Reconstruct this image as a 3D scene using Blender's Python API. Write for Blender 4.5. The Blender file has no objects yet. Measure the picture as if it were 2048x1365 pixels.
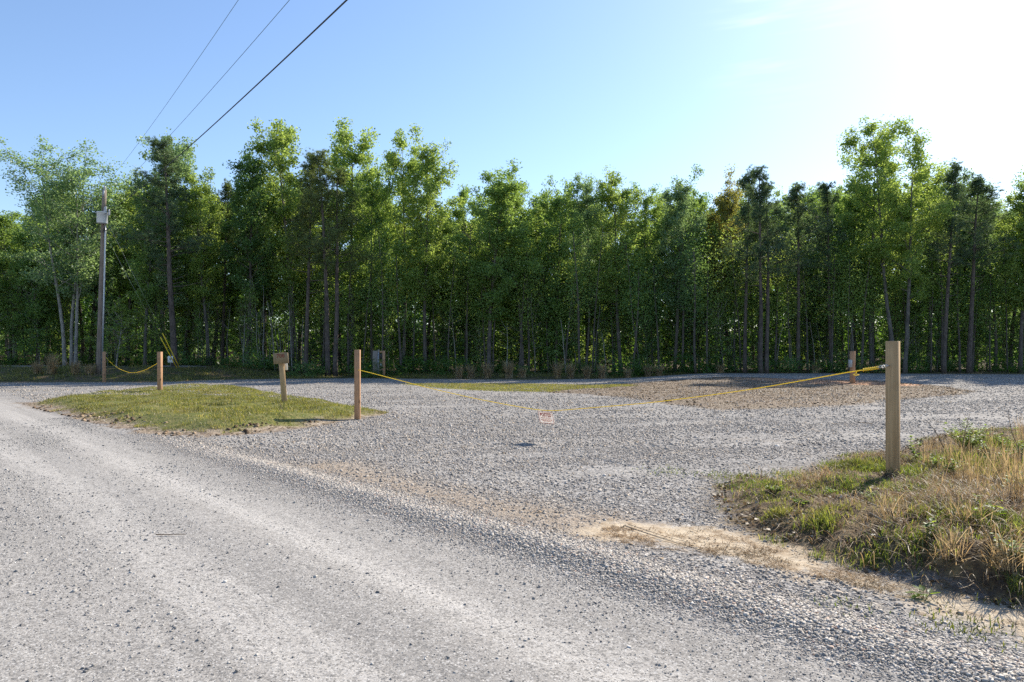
import bpy, math, random
import numpy as np
from mathutils import Vector, Matrix
R = math.radians
sc = bpy.context.scene
col = sc.collection

# ---------------------------------------------------------------- camera, sky, sun, exposure
F, HZ, CX, CAMH = 1365.0, 715.0, 1024.0, 1.6       # focal length, horizon row, centre column of the photo, eye height
cam_d = bpy.data.cameras.new("camera"); cam = bpy.data.objects.new("camera", cam_d); col.objects.link(cam)
cam_d.lens = 24.0; cam_d.sensor_width = 36.0; cam_d.shift_y = 32.5/2048
cam_d.clip_start = 0.05; cam_d.clip_end = 3000
cam.location = (0, 0, CAMH); cam.rotation_euler = (R(90), 0, 0)
sc.camera = cam
SUN_AZ, SUN_EL = 42.0, 36.0                        # azimuth clockwise from +Y (view direction)
w = bpy.data.worlds.new("World"); sc.world = w; w.use_nodes = True
nt = w.node_tree; nt.nodes.clear()
wo = nt.nodes.new("ShaderNodeOutputWorld"); bg = nt.nodes.new("ShaderNodeBackground")
sky = nt.nodes.new("ShaderNodeTexSky"); sky.sky_type = 'NISHITA'; sky.sun_disc = False
sky.sun_elevation = R(SUN_EL); sky.sun_rotation = R(SUN_AZ)
sky.air_density = 1.15; sky.dust_density = 0.45; sky.ozone_density = 3.2; sky.altitude = 100
bg.inputs["Strength"].default_value = 0.094
tcw = nt.nodes.new("ShaderNodeTexCoord"); mpw = nt.nodes.new("ShaderNodeMapping"); mpw.inputs["Rotation"].default_value = (0, R(8), 0); mpw.inputs["Scale"].default_value = (2.2, 2.2, 22)
nzw = nt.nodes.new("ShaderNodeTexNoise"); nzw.inputs["Scale"].default_value = 1.6; nzw.inputs["Detail"].default_value = 5; nt.links.new(tcw.outputs["Generated"], mpw.inputs[0]); nt.links.new(mpw.outputs[0], nzw.inputs[0])
vdw = nt.nodes.new("ShaderNodeVectorMath"); vdw.operation = 'DISTANCE'; nt.links.new(tcw.outputs["Generated"], vdw.inputs[0]); vdw.inputs[1].default_value = Vector((.393, 1, .496)).normalized()
fdw = nt.nodes.new("ShaderNodeMapRange"); fdw.interpolation_type = 'SMOOTHSTEP'; nt.links.new(vdw.outputs["Value"], fdw.inputs[0]); fdw.inputs[1].default_value = .13; fdw.inputs[2].default_value = .01
crw = nt.nodes.new("ShaderNodeMapRange"); crw.interpolation_type = 'SMOOTHSTEP'; nt.links.new(nzw.outputs["Fac"], crw.inputs[0]); crw.inputs[1].default_value = .50; crw.inputs[2].default_value = .72; crw.inputs[4].default_value = .30
mlw = nt.nodes.new("ShaderNodeMath"); mlw.operation = 'MULTIPLY'; nt.links.new(crw.outputs[0], mlw.inputs[0]); nt.links.new(fdw.outputs[0], mlw.inputs[1])
mxw = nt.nodes.new("ShaderNodeMix"); mxw.data_type = 'RGBA'; nt.links.new(mlw.outputs[0], mxw.inputs[0]); nt.links.new(sky.outputs[0], mxw.inputs[6]); mxw.inputs[7].default_value = (9, 9, 9, 1)
tnt = nt.nodes.new("ShaderNodeMix"); tnt.data_type = 'RGBA'; tnt.blend_type = 'MULTIPLY'; tnt.inputs[0].default_value = 1; nt.links.new(mxw.outputs[2], tnt.inputs[6]); tnt.inputs[7].default_value = (.965, .97, 1.02, 1)
nt.links.new(tnt.outputs[2], bg.inputs[0]); nt.links.new(bg.outputs[0], wo.inputs[0])
sd_ = bpy.data.lights.new("sun", 'SUN'); sd_.energy = 4.3; sd_.angle = R(0.55); sd_.color = (1.0, 0.90, 0.75)
sun = bpy.data.objects.new("sun", sd_); col.objects.link(sun); sun.location = (40, 40, 60)
sv = Vector((math.sin(R(SUN_AZ))*math.cos(R(SUN_EL)), math.cos(R(SUN_AZ))*math.cos(R(SUN_EL)), math.sin(R(SUN_EL))))
sun.rotation_euler = (-sv).to_track_quat('-Z', 'Y').to_euler()
sc.view_settings.view_transform = 'Standard'; sc.view_settings.look = 'None'
sc.view_settings.exposure = 1.12; sc.view_settings.gamma = 1
sc.cycles.max_bounces = 10; sc.cycles.diffuse_bounces = 6; sc.cycles.transmission_bounces = 8
sc.cycles.use_denoising = False

# ---------------------------------------------------------------- helpers
def tag(o, label=None, cat=None, group=None, kind=None):
    if label: o["label"] = label
    if cat: o["category"] = cat
    if group: o["group"] = group
    if kind: o["kind"] = kind
    return o
def empty(name, loc=(0, 0, 0), rz=0.0):
    o = bpy.data.objects.new(name, None); col.objects.link(o)
    o.location = loc; o.rotation_euler = (0, 0, rz); o.empty_display_size = 0.2
    return o
def mesh_data(name, V, Fs, smooth=False):
    """V (n,3) array; Fs list of (m,k) index arrays"""
    me = bpy.data.meshes.new(name)
    V = np.asarray(V, dtype=np.float32)
    if not isinstance(Fs, (list, tuple)): Fs = [Fs]
    Fs = [np.asarray(f, dtype=np.int32) for f in Fs if len(f)]
    loops = np.concatenate([f.ravel() for f in Fs])
    tot = np.concatenate([np.full(len(f), f.shape[1], dtype=np.int32) for f in Fs])
    start = np.concatenate([[0], np.cumsum(tot)[:-1]]).astype(np.int32)
    me.vertices.add(len(V)); me.vertices.foreach_set("co", V.ravel())
    me.loops.add(len(loops)); me.loops.foreach_set("vertex_index", loops)
    me.polygons.add(len(tot)); me.polygons.foreach_set("loop_start", start)
    if smooth: me.polygons.foreach_set("use_smooth", np.ones(len(tot), dtype=bool))
    me.update(calc_edges=True)
    return me
def mobj(name, me, mat=None, parent=None):
    if mat is not None: me.materials.append(mat)
    o = bpy.data.objects.new(name, me); col.objects.link(o)
    if parent: o.parent = parent
    return o
class MB:
    """collects shapes, links them as ONE mesh object"""
    def __init__(s): s.V = []; s.F3 = []; s.F4 = []; s.n = 0
    def add(s, V, F4=None, F3=None):
        V = np.asarray(V, dtype=float)
        if F4 is not None and len(F4): s.F4.append(np.asarray(F4) + s.n)
        if F3 is not None and len(F3): s.F3.append(np.asarray(F3) + s.n)
        s.V.append(V); s.n += len(V)
        return s
    def box(s, c, size, rz=0.0, M=None):
        hx, hy, hz = [a/2 for a in size]
        V = np.array([(x, y, z) for z in (-hz, hz) for y in (-hy, hy) for x in (-hx, hx)])
        if rz: V = V @ np.array([[math.cos(rz), math.sin(rz), 0], [-math.sin(rz), math.cos(rz), 0], [0, 0, 1]])
        V = V + np.array(c)
        return s.add(V, [(0, 2, 3, 1), (4, 5, 7, 6), (0, 1, 5, 4), (2, 6, 7, 3), (0, 4, 6, 2), (1, 3, 7, 5)])
    def bevbox(s, c, size, b=0.006, rz=0.0):
        """upright box whose long edges are chamfered (octagonal section), with chamfered ends"""
        hx, hy, hz = [a/2 for a in size]
        def ring(k, z): return [(hx-k, -hy, z), (hx, -hy+k, z), (hx, hy-k, z), (hx-k, hy, z), (-hx+k, hy, z), (-hx, hy-k, z), (-hx, -hy+k, z), (-hx+k, -hy, z)]
        V = []
        for z, sh in ((-hz, b*.6), (-hz+b*.6, 0), (hz-b*.6, 0), (hz, b*.6)):
            r = ring(b, z); V += [(x*(1-sh/hx), y*(1-sh/hy), z) for x, y, z in r]
        V = np.array(V)
        if rz: V = V @ np.array([[math.cos(rz), math.sin(rz), 0], [-math.sin(rz), math.cos(rz), 0], [0, 0, 1]])
        F4 = [(i*8+j, i*8+(j+1) % 8, (i+1)*8+(j+1) % 8, (i+1)*8+j) for i in range(3) for j in range(8)]
        V = V + np.array(c)
        n0 = len(V); V = np.vstack([V, V[:8].mean(0), V[24:32].mean(0)])
        F3 = [((j+1) % 8, j, n0) for j in range(8)] + [(24+j, 24+(j+1) % 8, n0+1) for j in range(8)]
        return s.add(V, F4, F3)
    def tube(s, pts, rad, seg=6, cap=True):
        pts = np.asarray(pts, dtype=float); n = len(pts)
        rad = np.full(n, rad) if np.isscalar(rad) else np.asarray(rad)
        T = np.gradient(pts, axis=0); T /= (np.linalg.norm(T, axis=1, keepdims=True) + 1e-12)
        up = np.array([0, 0, 1.0]) if abs(T[0][2]) < .9 else np.array([1.0, 0, 0])
        a = np.linspace(0, 2*math.pi, seg, endpoint=False)
        V = []
        u = np.cross(T[0], up); u /= np.linalg.norm(u)
        for i in range(n):
            u = u - T[i]*np.dot(u, T[i]); u /= (np.linalg.norm(u)+1e-12)
            v = np.cross(T[i], u)
            V.append(pts[i] + rad[i]*(np.cos(a)[:, None]*u + np.sin(a)[:, None]*v))
        V = np.vstack(V)
        F4 = [(i*seg+j, i*seg+(j+1) % seg, (i+1)*seg+(j+1) % seg, (i+1)*seg+j) for i in range(n-1) for j in range(seg)]
        F3 = []
        if cap:
            k = len(V); V = np.vstack([V, pts[0], pts[-1]])
            F3 = [((j+1) % seg, j, k) for j in range(seg)] + [((n-1)*seg+j, (n-1)*seg+(j+1) % seg, k+1) for j in range(seg)]
        return s.add(V, F4, F3)
    def build(s, name, mat, parent=None, smooth=False):
        Fs = []
        if s.F4: Fs.append(np.vstack(s.F4))
        if s.F3: Fs.append(np.vstack(s.F3))
        return mobj(name, mesh_data(name, np.vstack(s.V), Fs, smooth), mat, parent)

# ---------------------------------------------------------------- terrain
def sstep(a, b, x):
    t = np.clip((x-a)/(b-a), 0, 1); return t*t*(3-2*t)
def vnoise(x, y, seed=0):
    x = np.asarray(x, dtype=float); y = np.asarray(y, dtype=float)
    xi = np.floor(x).astype(np.int64); yi = np.floor(y).astype(np.int64); fx = x-xi; fy = y-yi
    def h(a, b):
        n = (a*374761393 + b*668265263 + seed*1442695041) & 0x7fffffff
        n = ((n ^ (n >> 13))*1274126177) & 0x7fffffff
        return ((n ^ (n >> 16)) & 0xffff)/65535.0
    fx = fx*fx*(3-2*fx); fy = fy*fy*(3-2*fy)
    return (h(xi, yi)*(1-fx)+h(xi+1, yi)*fx)*(1-fy) + (h(xi, yi+1)*(1-fx)+h(xi+1, yi+1)*fx)*fy
def sroad(x, y): return (x-1.8)*.73 + (y-3.4)*.68       # metres to the right of the compacted road's edge
def troad(x, y): return -(x-1.8)*.68 + (y-3.4)*.73      # metres along it, away from the camera
def polydist(x, y, poly):
    """signed distance to a closed plan polygon, positive inside"""
    x = np.asarray(x, float); y = np.asarray(y, float)
    d2 = np.full(x.shape, 1e18); ins = np.zeros(x.shape, bool)
    n = len(poly)
    for i in range(n):
        ax, ay = poly[i]; bx, by = poly[(i+1) % n]
        ex, ey = bx-ax, by-ay; L = ex*ex+ey*ey+1e-12
        t = np.clip(((x-ax)*ex+(y-ay)*ey)/L, 0, 1)
        d2 = np.minimum(d2, (x-ax-t*ex)**2+(y-ay-t*ey)**2)
        c = ((ay > y) != (by > y)); 
        with np.errstate(divide='ignore', invalid='ignore'):
            xx = (bx-ax)*(y-ay)/((by-ay) if by != ay else 1e-12)+ax
        ins ^= (c & (x < xx))
    return np.where(ins, 1, -1)*np.sqrt(d2)
def flat(px, py, z=0.0):                                 # plan point seen at a photo pixel on ground of height z
    D = (CAMH-z)*F/(py-HZ); return ((px-CX)/F*D, D)
ISLAND = [flat(*p) for p in [(60, 809), (130, 801), (170, 794), (230, 788), (320, 781), (420, 777.5), (480, 778.5), (540, 789), (590, 797), (650, 806), (700, 815), (775, 828), (720, 838), (640, 850), (570, 860), (480, 868), (390, 870), (310, 864), (230, 850), (160, 833), (110, 820)]]
ISLAND_DIRT = [flat(*p) for p in [(30, 806), (110, 803), (400, 800), (700, 822), (790, 828), (700, 843), (590, 862), (490, 872), (390, 877), (300, 871), (215, 856), (120, 830), (50, 813)]]
STRIP = [flat(*p) for p in [(800, 768), (900, 767), (1060, 768), (1210, 771), (1280, 776), (1190, 781), (1100, 785), (980, 783), (880, 777)]]
MULCH = [flat(*p) for p in [(1150, 773), (1290, 767), (1450, 763), (1620, 766), (1760, 768), (1890, 775), (1950, 783), (1920, 790), (1800, 800), (1690, 812), (1560, 818), (1440, 821), (1330, 808), (1250, 796), (1160, 788), (1080, 785)]]
CLAY = [flat(*p) for p in [(1500, 765.5), (1660, 766), (1760, 768), (1850, 773), (1840, 777), (1700, 775), (1600, 772), (1500, 769)]]
VERGE = [flat(*p) for p in [(1450, 958), (1500, 955), (1575, 968), (1650, 932), (1700, 912), (1790, 905), (1850, 880), (1940, 862), (2048, 858), (2600, 860), (5000, 1000), (3600, 1330), (2600, 1280), (2048, 1215), (1900, 1185), (1760, 1150), (1640, 1115), (1540, 1080), (1470, 1045), (1445, 1000)]]
SAND = [flat(*p) for p in [(1110, 1062), (1150, 1056), (1220, 1040), (1330, 1040), (1430, 1050), (1530, 1085), (1640, 1120), (1760, 1155), (1900, 1190), (2048, 1222), (2400, 1280), (2400, 1345), (2048, 1262), (1850, 1212), (1700, 1170), (1560, 1140), (1400, 1110), (1240, 1088), (1150, 1073)]]
FOREST = [(-600, 70), (-60, 43.0), (-32.4, 42.6), (-22.5, 43.2), (-20.5, 48), (-12.0, 52), (-5.7, 49.5), (1.0, 47.6), (6.5, 50), (11.0, 52.5), (16, 55), (26, 55), (38, 52), (60, 52), (600, 70), (600, 900), (-600, 900)]
def terrain(x, y):
    x = np.asarray(x, float); y = np.asarray(y, float)
    yy = np.maximum(y, 1.0); u = x/yy
    s = sroad(x, y); t = troad(x, y)
    z = np.zeros_like(x)
    # windrow of loose stone along the road, fading out near the island
    amp = .040*sstep(13, 8, t)
    z = z + amp*np.exp(-((s-.48)/.28)**2)*(0.75+.5*vnoise(t*1.3, s*2, 3))
    z = z + np.where(s < 0, -.02*(1-np.exp(-(s/2.2)**2)), 0) + .012*np.exp(-((s+1.25)/.3)**2)*sstep(20, 10, t)
    # mounds
    di = polydist(x, y, ISLAND); z = z + .22*sstep(-.15, 1.1, di) + .10*sstep(0, .8, di)*(vnoise(x*1.1, y*.9, 5)-.5)+.06*sstep(0, .4, di)*(vnoise(x*3.2, y*2.6, 6)-.5)
    dv = polydist(x, y, VERGE); z = z + sstep(0.0, .45, dv)*(.05+.21*sstep(2.0, 3.3, x)*sstep(8.0, 5.8, y)) + .14*sstep(.05, .6, dv)*(vnoise(x*1.7, y*1.7, 7)-.5) + .10*sstep(.05, .4, dv)*(vnoise(x*4.5, y*4.5, 8)-.5)+.05*sstep(.05, .3, dv)*(vnoise(x*12, y*12, 9)-.5)
    dm = polydist(x, y, MULCH); z = z + .10*sstep(-.3, 2.0, dm) + .05*sstep(0, 1, dm)*(vnoise(x*1.1, y*1.1, 9)-.5)
    # right: the loop climbs to a low crest
    z = z + .30*sstep(33, 49, y)*sstep(.14, .30, u)
    # far edge: bank on the left, small lip elsewhere
    df = polydist(x, y, FOREST)
    z = z + 7.0*sstep(76, 150, y)
    A = .25 + .62*sstep(-.30, -.42, u)
    A = np.where(u > .14, .06, A)
    z = z + A*sstep(0, 7.5, df)
    z = z + .10*sstep(2, 10, df)*(vnoise(x*.25, y*.25, 11)-.5)
    z = z + .02*(vnoise(x*.45, y*.45, 2)-.5) + .012*(vnoise(x*1.9, y*1.9, 4)-.5)*sstep(-.1, .5, s)
    return z
def tz(x, y): return float(terrain(np.array([x]), np.array([y]))[0])
def at(px, py):
    u = (px-CX)/F; v = (HZ-py)/F
    D = np.arange(2.5, 200, .05)
    zr = CAMH+v*D; zt = terrain(u*D, D)
    k = int(np.argmax(zr <= zt)) if (zr <= zt).any() else len(D)-1
    return Vector((u*D[k], D[k], zt[k]))
def atD(px, D):
    x = (px-CX)/F*D; return Vector((x, D, tz(x, D)))
def zpix(py, D): return CAMH + (HZ-py)/F*D

# ---------------------------------------------------------------- materials
class NB:
    """small node-building helper"""
    def __init__(s, name):
        s.m = bpy.data.materials.new(name); s.m.use_nodes = True; s.t = s.m.node_tree; s.t.nodes.clear()
        s.out = s.t.nodes.new("ShaderNodeOutputMaterial")
    def n(s, typ, **kw):
        nd = s.t.nodes.new(typ)
        for k, v in kw.items():
            if k.startswith("_"): setattr(nd, k[1:], v)
        return nd
    def link(s, a, b): s.t.links.new(a, b)
    def set(s, sock, v):
        if isinstance(v, bpy.types.NodeSocket): s.link(v, sock)
        elif isinstance(v, (tuple, list)) and len(v) == 3 and sock.type == 'RGBA': sock.default_value = (*v, 1)
        else: sock.default_value = v
    def coord(s, scale=(1, 1, 1), rot=(0, 0, 0), kind="Object"):
        tc = s.n("ShaderNodeTexCoord"); mp = s.n("ShaderNodeMapping")
        mp.inputs["Scale"].default_value = scale; mp.inputs["Rotation"].default_value = rot
        s.link(tc.outputs[kind], mp.inputs[0]); return mp.outputs[0]
    def noise(s, vec, scale, detail=3, rough=.55):
        nd = s.n("ShaderNodeTexNoise"); s.link(vec, nd.inputs["Vector"]); nd.inputs["Scale"].default_value = scale
        nd.inputs["Detail"].default_value = detail; nd.inputs["Roughness"].default_value = rough; return nd.outputs["Fac"]
    def voro(s, vec, scale, out="Distance", feature='F1'):
        nd = s.n("ShaderNodeTexVoronoi", _feature=feature); s.link(vec, nd.inputs["Vector"]); nd.inputs["Scale"].default_value = scale
        return nd.outputs[out]
    def math(s, op, a, b=0.0, c=None, clamp=False):
        nd = s.n("ShaderNodeMath", _operation=op, _use_clamp=clamp); s.set(nd.inputs[0], a); s.set(nd.inputs[1], b)
        if c is not None: s.set(nd.inputs[2], c)
        return nd.outputs[0]
    def rng(s, v, a, b, c=0.0, d=1.0, smooth=True):
        nd = s.n("ShaderNodeMapRange"); 
        if smooth: nd.interpolation_type = 'SMOOTHSTEP'
        s.set(nd.inputs[0], v); 
        for i, q in zip((1, 2, 3, 4), (a, b, c, d)): nd.inputs[i].default_value = q
        return nd.outputs[0]
    def mix(s, f, a, b, mode='MIX'):
        nd = s.n("ShaderNodeMix", _data_type='RGBA', _blend_type=mode)
        s.set(nd.inputs[0], f); s.set(nd.inputs[6], a); s.set(nd.inputs[7], b); return nd.outputs[2]
    def fmix(s, f, a, b):
        nd = s.n("ShaderNodeMix", _data_type='FLOAT'); s.set(nd.inputs[0], f); s.set(nd.inputs[2], a); s.set(nd.inputs[3], b); return nd.outputs[0]
    def ramp(s, f, stops):
        nd = s.n("ShaderNodeValToRGB"); s.set(nd.inputs[0], f); e = nd.color_ramp.elements
        while len(e) > 1: e.remove(e[-1])
        e[0].position = stops[0][0]; e[0].color = (*stops[0][1], 1)
        for p, c in stops[1:]:
            q = e.new(p); q.color = (*c, 1)
        return nd.outputs[0]
    def attr(s, name):
        nd = s.n("ShaderNodeAttribute", _attribute_name=name); return nd.outputs["Fac"]
    def island(s): return s.n("ShaderNodeNewGeometry").outputs["Random Per Island"]
    def objrand(s): return s.n("ShaderNodeObjectInfo").outputs["Random"]
    def princ(s, colr, rough=.8, metal=0.0, spec=.3, bump=None, bstr=.5, bdist=.01):
        p = s.n("ShaderNodeBsdfPrincipled"); s.set(p.inputs["Base Color"], colr); s.set(p.inputs["Roughness"], rough)
        s.set(p.inputs["Metallic"], metal); s.set(p.inputs["Specular IOR Level"], spec)
        if bump is not None:
            b = s.n("ShaderNodeBump"); b.inputs["Strength"].default_value = bstr; b.inputs["Distance"].default_value = bdist
            s.link(bump, b.inputs["Height"]); s.link(b.outputs[0], p.inputs["Normal"])
        s.link(p.outputs[0], s.out.inputs[0]); return s.m
    def leafy(s, colr, tcol, tr=.5, gl=.06):
        d = s.n("ShaderNodeBsdfDiffuse"); t = s.n("ShaderNodeBsdfTranslucent"); g = s.n("ShaderNodeBsdfGlossy")
        s.set(d.inputs[0], colr); s.set(t.inputs[0], tcol); g.inputs["Roughness"].default_value = .45
        g.inputs[0].default_value = (.9, .95, 1, 1)
        m1 = s.n("ShaderNodeMixShader"); m1.inputs[0].default_value = tr; s.link(d.outputs[0], m1.inputs[1]); s.link(t.outputs[0], m1.inputs[2])
        m2 = s.n("ShaderNodeMixShader"); m2.inputs[0].default_value = gl; s.link(m1.outputs[0], m2.inputs[1]); s.link(g.outputs[0], m2.inputs[2])
        s.link(m2.outputs[0], s.out.inputs[0]); return s.m

def leaf_mat(name, dark, light, tlight, tr=.5, gl=.06):
    b = NB(name); i = b.island(); o = b.objrand()
    f = b.math('ADD', b.math('MULTIPLY', i, .7), b.math('MULTIPLY', o, .3))
    c = b.mix(f, dark, light)
    tdark = tuple(a*.62 for a in tlight)
    return b.leafy(c, b.mix(f, tdark, tlight), tr, gl)
M = {}
M['leaf_bright'] = leaf_mat('leaf_bright', (.15, .225, .055), (.23, .335, .09), (.49, .64, .12), .52, .02)
M['leaf_mid'] = leaf_mat('leaf_mid', (.12, .205, .06), (.19, .30, .09), (.41, .59, .11), .5, .02)
M['leaf_deep'] = leaf_mat('leaf_deep', (.08, .155, .055), (.135, .235, .075), (.28, .46, .09), .47, .02)
M['leaf_cool'] = leaf_mat('leaf_cool', (.13, .21, .10), (.20, .295, .14), (.38, .55, .18), .5, .03)
M['leaf_olive'] = leaf_mat('leaf_olive', (.13, .14, .035), (.20, .20, .06), (.46, .44, .08), .5, .03)
M['needle'] = leaf_mat('needle', (.05, .095, .045), (.095, .155, .07), (.20, .30, .10), .4, .04)
M['needle_olive'] = leaf_mat('needle_olive', (.075, .11, .035), (.14, .18, .06), (.26, .34, .08), .42, .03)
def bark(name, a, bb):
    b = NB(name); v = b.coord((14, 14, 2.2)); n1 = b.noise(v, 1.6, 5, .65); n2 = b.noise(b.coord((1, 1, .6)), 2.0, 2)
    c = b.mix(b.rng(n1, .35, .68), a, bb); c = b.mix(b.rng(n2, .45, .7, 0, .5), c, tuple(q*.55 for q in a))
    return b.princ(c, .95, bump=n1, bstr=.9, bdist=.03)
M['bark_dark'] = bark('bark_dark', (.06, .052, .044), (.17, .15, .13))
M['bark_pine'] = bark('bark_pine', (.06, .05, .043), (.17, .14, .12))
M['bark_pale'] = bark('bark_pale', (.16, .15, .135), (.40, .38, .34))
M['bark_grey'] = bark('bark_grey', (.08, .074, .066), (.20, .185, .165))
def wood(name, a, bb, dark, sc_=1.0):
    b = NB(name); v = b.coord((38, 38, 1.6)); n1 = b.noise(v, sc_, 6, .6)
    n2 = b.noise(b.coord((3, 3, 9)), 1.0, 2); n3 = b.noise(b.coord((1, 1, .7)), 3, 2)
    kn = b.rng(b.voro(b.coord((4, 4, 2.4)), 1.0), .06, .17, 1, 0)
    c = b.mix(b.rng(n1, .3, .7), a, bb); c = b.mix(b.rng(n2, .62, .7, 0, .35), c, dark); c = b.mix(b.rng(n3, .5, .75, 0, .35), c, dark)
    c = b.mix(kn, c, dark)
    return b.princ(c, .85, bump=n1, bstr=.45, bdist=.004)
M['post_wood'] = wood('post_wood', (.36, .235, .12), (.49, .34, .185), (.13, .08, .04))
M['post_red'] = wood('post_red', (.34, .19, .10), (.47, .28, .165), (.13, .065, .035))
M['board_wood'] = wood('board_wood', (.20, .145, .09), (.30, .225, .14), (.10, .07, .045))
M['grey_wood'] = wood('grey_wood', (.17, .15, .13), (.28, .25, .215), (.09, .075, .06))
M['pole_wood'] = wood('pole_wood', (.13, .105, .085), (.27, .22, .18), (.07, .055, .045), .6)
def plain(name, c, rough=.5, metal=0.0, var=.12, scale=6):
    b = NB(name); n1 = b.noise(b.coord(), scale, 4)
    return b.princ(b.mix(b.rng(n1, .35, .7), c, tuple(q*(1-var*2) for q in c)), rough, metal)
M['steel'] = plain('steel', (.45, .46, .47), .38, .8)
M['galv'] = plain('galv', (.42, .47, .52), .4, .55, .15, 14)
M['transformer'] = plain('transformer', (.62, .66, .68), .4, 0, .08, 3)
M['porcelain'] = plain('porcelain', (.45, .47, .48), .25)
M['meter_grey'] = plain('meter_grey', (.40, .41, .41), .5)
M['white_plastic'] = plain('white_plastic', (.72, .73, .72), .45, 0, .04)
M['wire'] = plain('wire', (.03, .032, .034), .5, .2)
M['wire_green'] = plain('wire_green', (.09, .14, .13), .5, .4)
M['guy'] = plain('guy', (.26, .28, .26), .4, .5)
M['yellow_guard'] = plain('yellow_guard', (.72, .52, .03), .45, 0, .05)
M['number'] = plain('number', (.22, .055, .03), .7)
M['sign_red'] = plain('sign_red', (.30, .006, .012), .6, 0, .03)
M['sign_red_soft'] = plain('sign_red_soft', (.50, .13, .10), .5, 0, .03)
M['twine'] = plain('twine', (.03, .03, .035), .7)
M['dark_iron'] = plain('dark_iron', (.06, .055, .05), .6, .3)
b = NB('yellow_rope'); wv = b.n("ShaderNodeTexWave"); wv.inputs["Scale"].default_value = 22; b.link(b.coord(), wv.inputs["Vector"])
c_ = b.mix(wv.outputs["Fac"], (.80, .60, .04), (.98, .84, .10)); M['yellow_rope'] = b.leafy(c_, c_, .4, .04)
b = NB('sign_white'); c_ = b.mix(b.rng(b.noise(b.coord(), 9, 3), .4, .7), (.85, .82, .78), (.78, .72, .68)); M['sign_white'] = b.leafy(c_, (.80, .77, .74), .42, .03)
def stone_mat(name, stops, dust):
    b = NB(name); i = b.island(); n1 = b.noise(b.coord(), 60, 3)
    c = b.ramp(i, stops); c = b.mix(b.rng(n1, .4, .7, 0, .35), c, dust)
    return b.princ(c, .88, bump=n1, bstr=.25, bdist=.003)
M['stone_grey'] = stone_mat('stone_grey', [(0, (.185, .17, .152)), (.3, (.29, .268, .24)), (.65, (.39, .363, .328)), (.93, (.51, .475, .43)), (.965, (.33, .20, .14)), (1, (.6, .58, .55))], (.36, .35, .335))
M['stone_mix'] = stone_mat('stone_mix', [(0, (.135, .122, .11)), (.3, (.25, .228, .205)), (.6, (.345, .315, .28)), (.85, (.45, .405, .35)), (.93, (.38, .28, .18)), (1, (.62, .59, .55))], (.34, .32, .30))
M['stone_road'] = stone_mat('stone_road', [(0, (.10, .10, .105)), (.4, (.20, .195, .19)), (.8, (.33, .32, .30)), (1, (.55, .53, .5))], (.36, .345, .325))
def blade_mat(name, stops, tmul, tr=.45):
    b = NB(name); i = b.island(); c = b.ramp(i, stops); pv = b.coord()
    c = b.mix(b.rng(b.noise(pv, .9, 4, .65), .35, .62, .55, 0), c, (.06, .055, .022)); c = b.mix(b.rng(b.noise(pv, .5, 3), .52, .7, 0, .35), c, (.26, .21, .10))  # dark noise patches paint relief shading into the blade colour, then tan patches
    return b.leafy(c, b.mix(1.0, c, tmul, 'MULTIPLY'), tr, .025)
M['grass_lawn'] = blade_mat('grass_lawn', [(0, (.075, .095, .022)), (.45, (.15, .17, .038)), (.75, (.25, .235, .06)), (1, (.42, .34, .17))], (1.9, 1.9, 1.2))
M['grass_green'] = blade_mat('grass_green', [(0, (.05, .085, .018)), (.5, (.10, .14, .03)), (.85, (.17, .20, .05)), (1, (.3, .26, .12))], (2.1, 2.1, 1.1), .5)
M['grass_dry'] = blade_mat('grass_dry', [(0, (.11, .07, .04)), (.4, (.28, .185, .10)), (.75, (.44, .31, .18)), (1, (.64, .50, .33))], (1.2, 1.1, .9), .4)
M['grass_sedge'] = blade_mat('grass_sedge', [(0, (.32, .23, .13)), (.6, (.52, .40, .24)), (1, (.70, .56, .36))], (1.25, 1.15, .95), .5)
M['litter'] = blade_mat('litter', [(0, (.05, .035, .022)), (.5, (.15, .10, .06)), (.8, (.28, .20, .13)), (1, (.5, .42, .33))], (1, .9, .8), .2)
M['weed'] = blade_mat('weed', [(0, (.08, .16, .02)), (.6, (.16, .28, .035)), (1, (.26, .36, .05))], (2.6, 2.3, 1.1), .6)
M['stem'] = plain('stem', (.20, .13, .08), .9)

# ground: one material, the surface kinds decided by signed-distance attributes roughened with noise
b = NB('ground_surface')
P3 = b.coord(); sc1 = b.noise(P3, 1.1, 4); sc2 = b.noise(P3, 6, 4, .65); sc3 = b.noise(P3, 30, 3, .6); big = b.noise(P3, .35, 3)
ragged = b.math('ADD', b.math('MULTIPLY', b.math('SUBTRACT', sc1, .5), 1.3), b.math('MULTIPLY', b.math('SUBTRACT', sc2, .5), 1.0))
def mask(name, lo, hi, amp=1.0):
    return b.rng(b.math('ADD', b.attr(name), b.math('MULTIPLY', ragged, amp)), lo, hi)
vcell = b.voro(P3, 42, "Color"); vsep = b.n("ShaderNodeSeparateColor"); b.link(vcell, vsep.inputs[0]); vc = vsep.outputs[0]
vcell2 = b.voro(P3, 13, "Color"); vsep2 = b.n("ShaderNodeSeparateColor"); b.link(vcell2, vsep2.inputs[0]); vc2 = vsep2.outputs[0]
vd = b.voro(P3, 42, "Distance"); vd2 = b.voro(P3, 13, "Distance")
gr = b.ramp(vc, [(0, (.06, .058, .06)), (.35, (.17, .165, .162)), (.7, (.29, .28, .27)), (1, (.58, .56, .53))])
gr = b.mix(.42, gr, b.ramp(vc2, [(0, (.10, .098, .10)), (.5, (.235, .228, .222)), (1, (.42, .405, .385))]))
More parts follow.
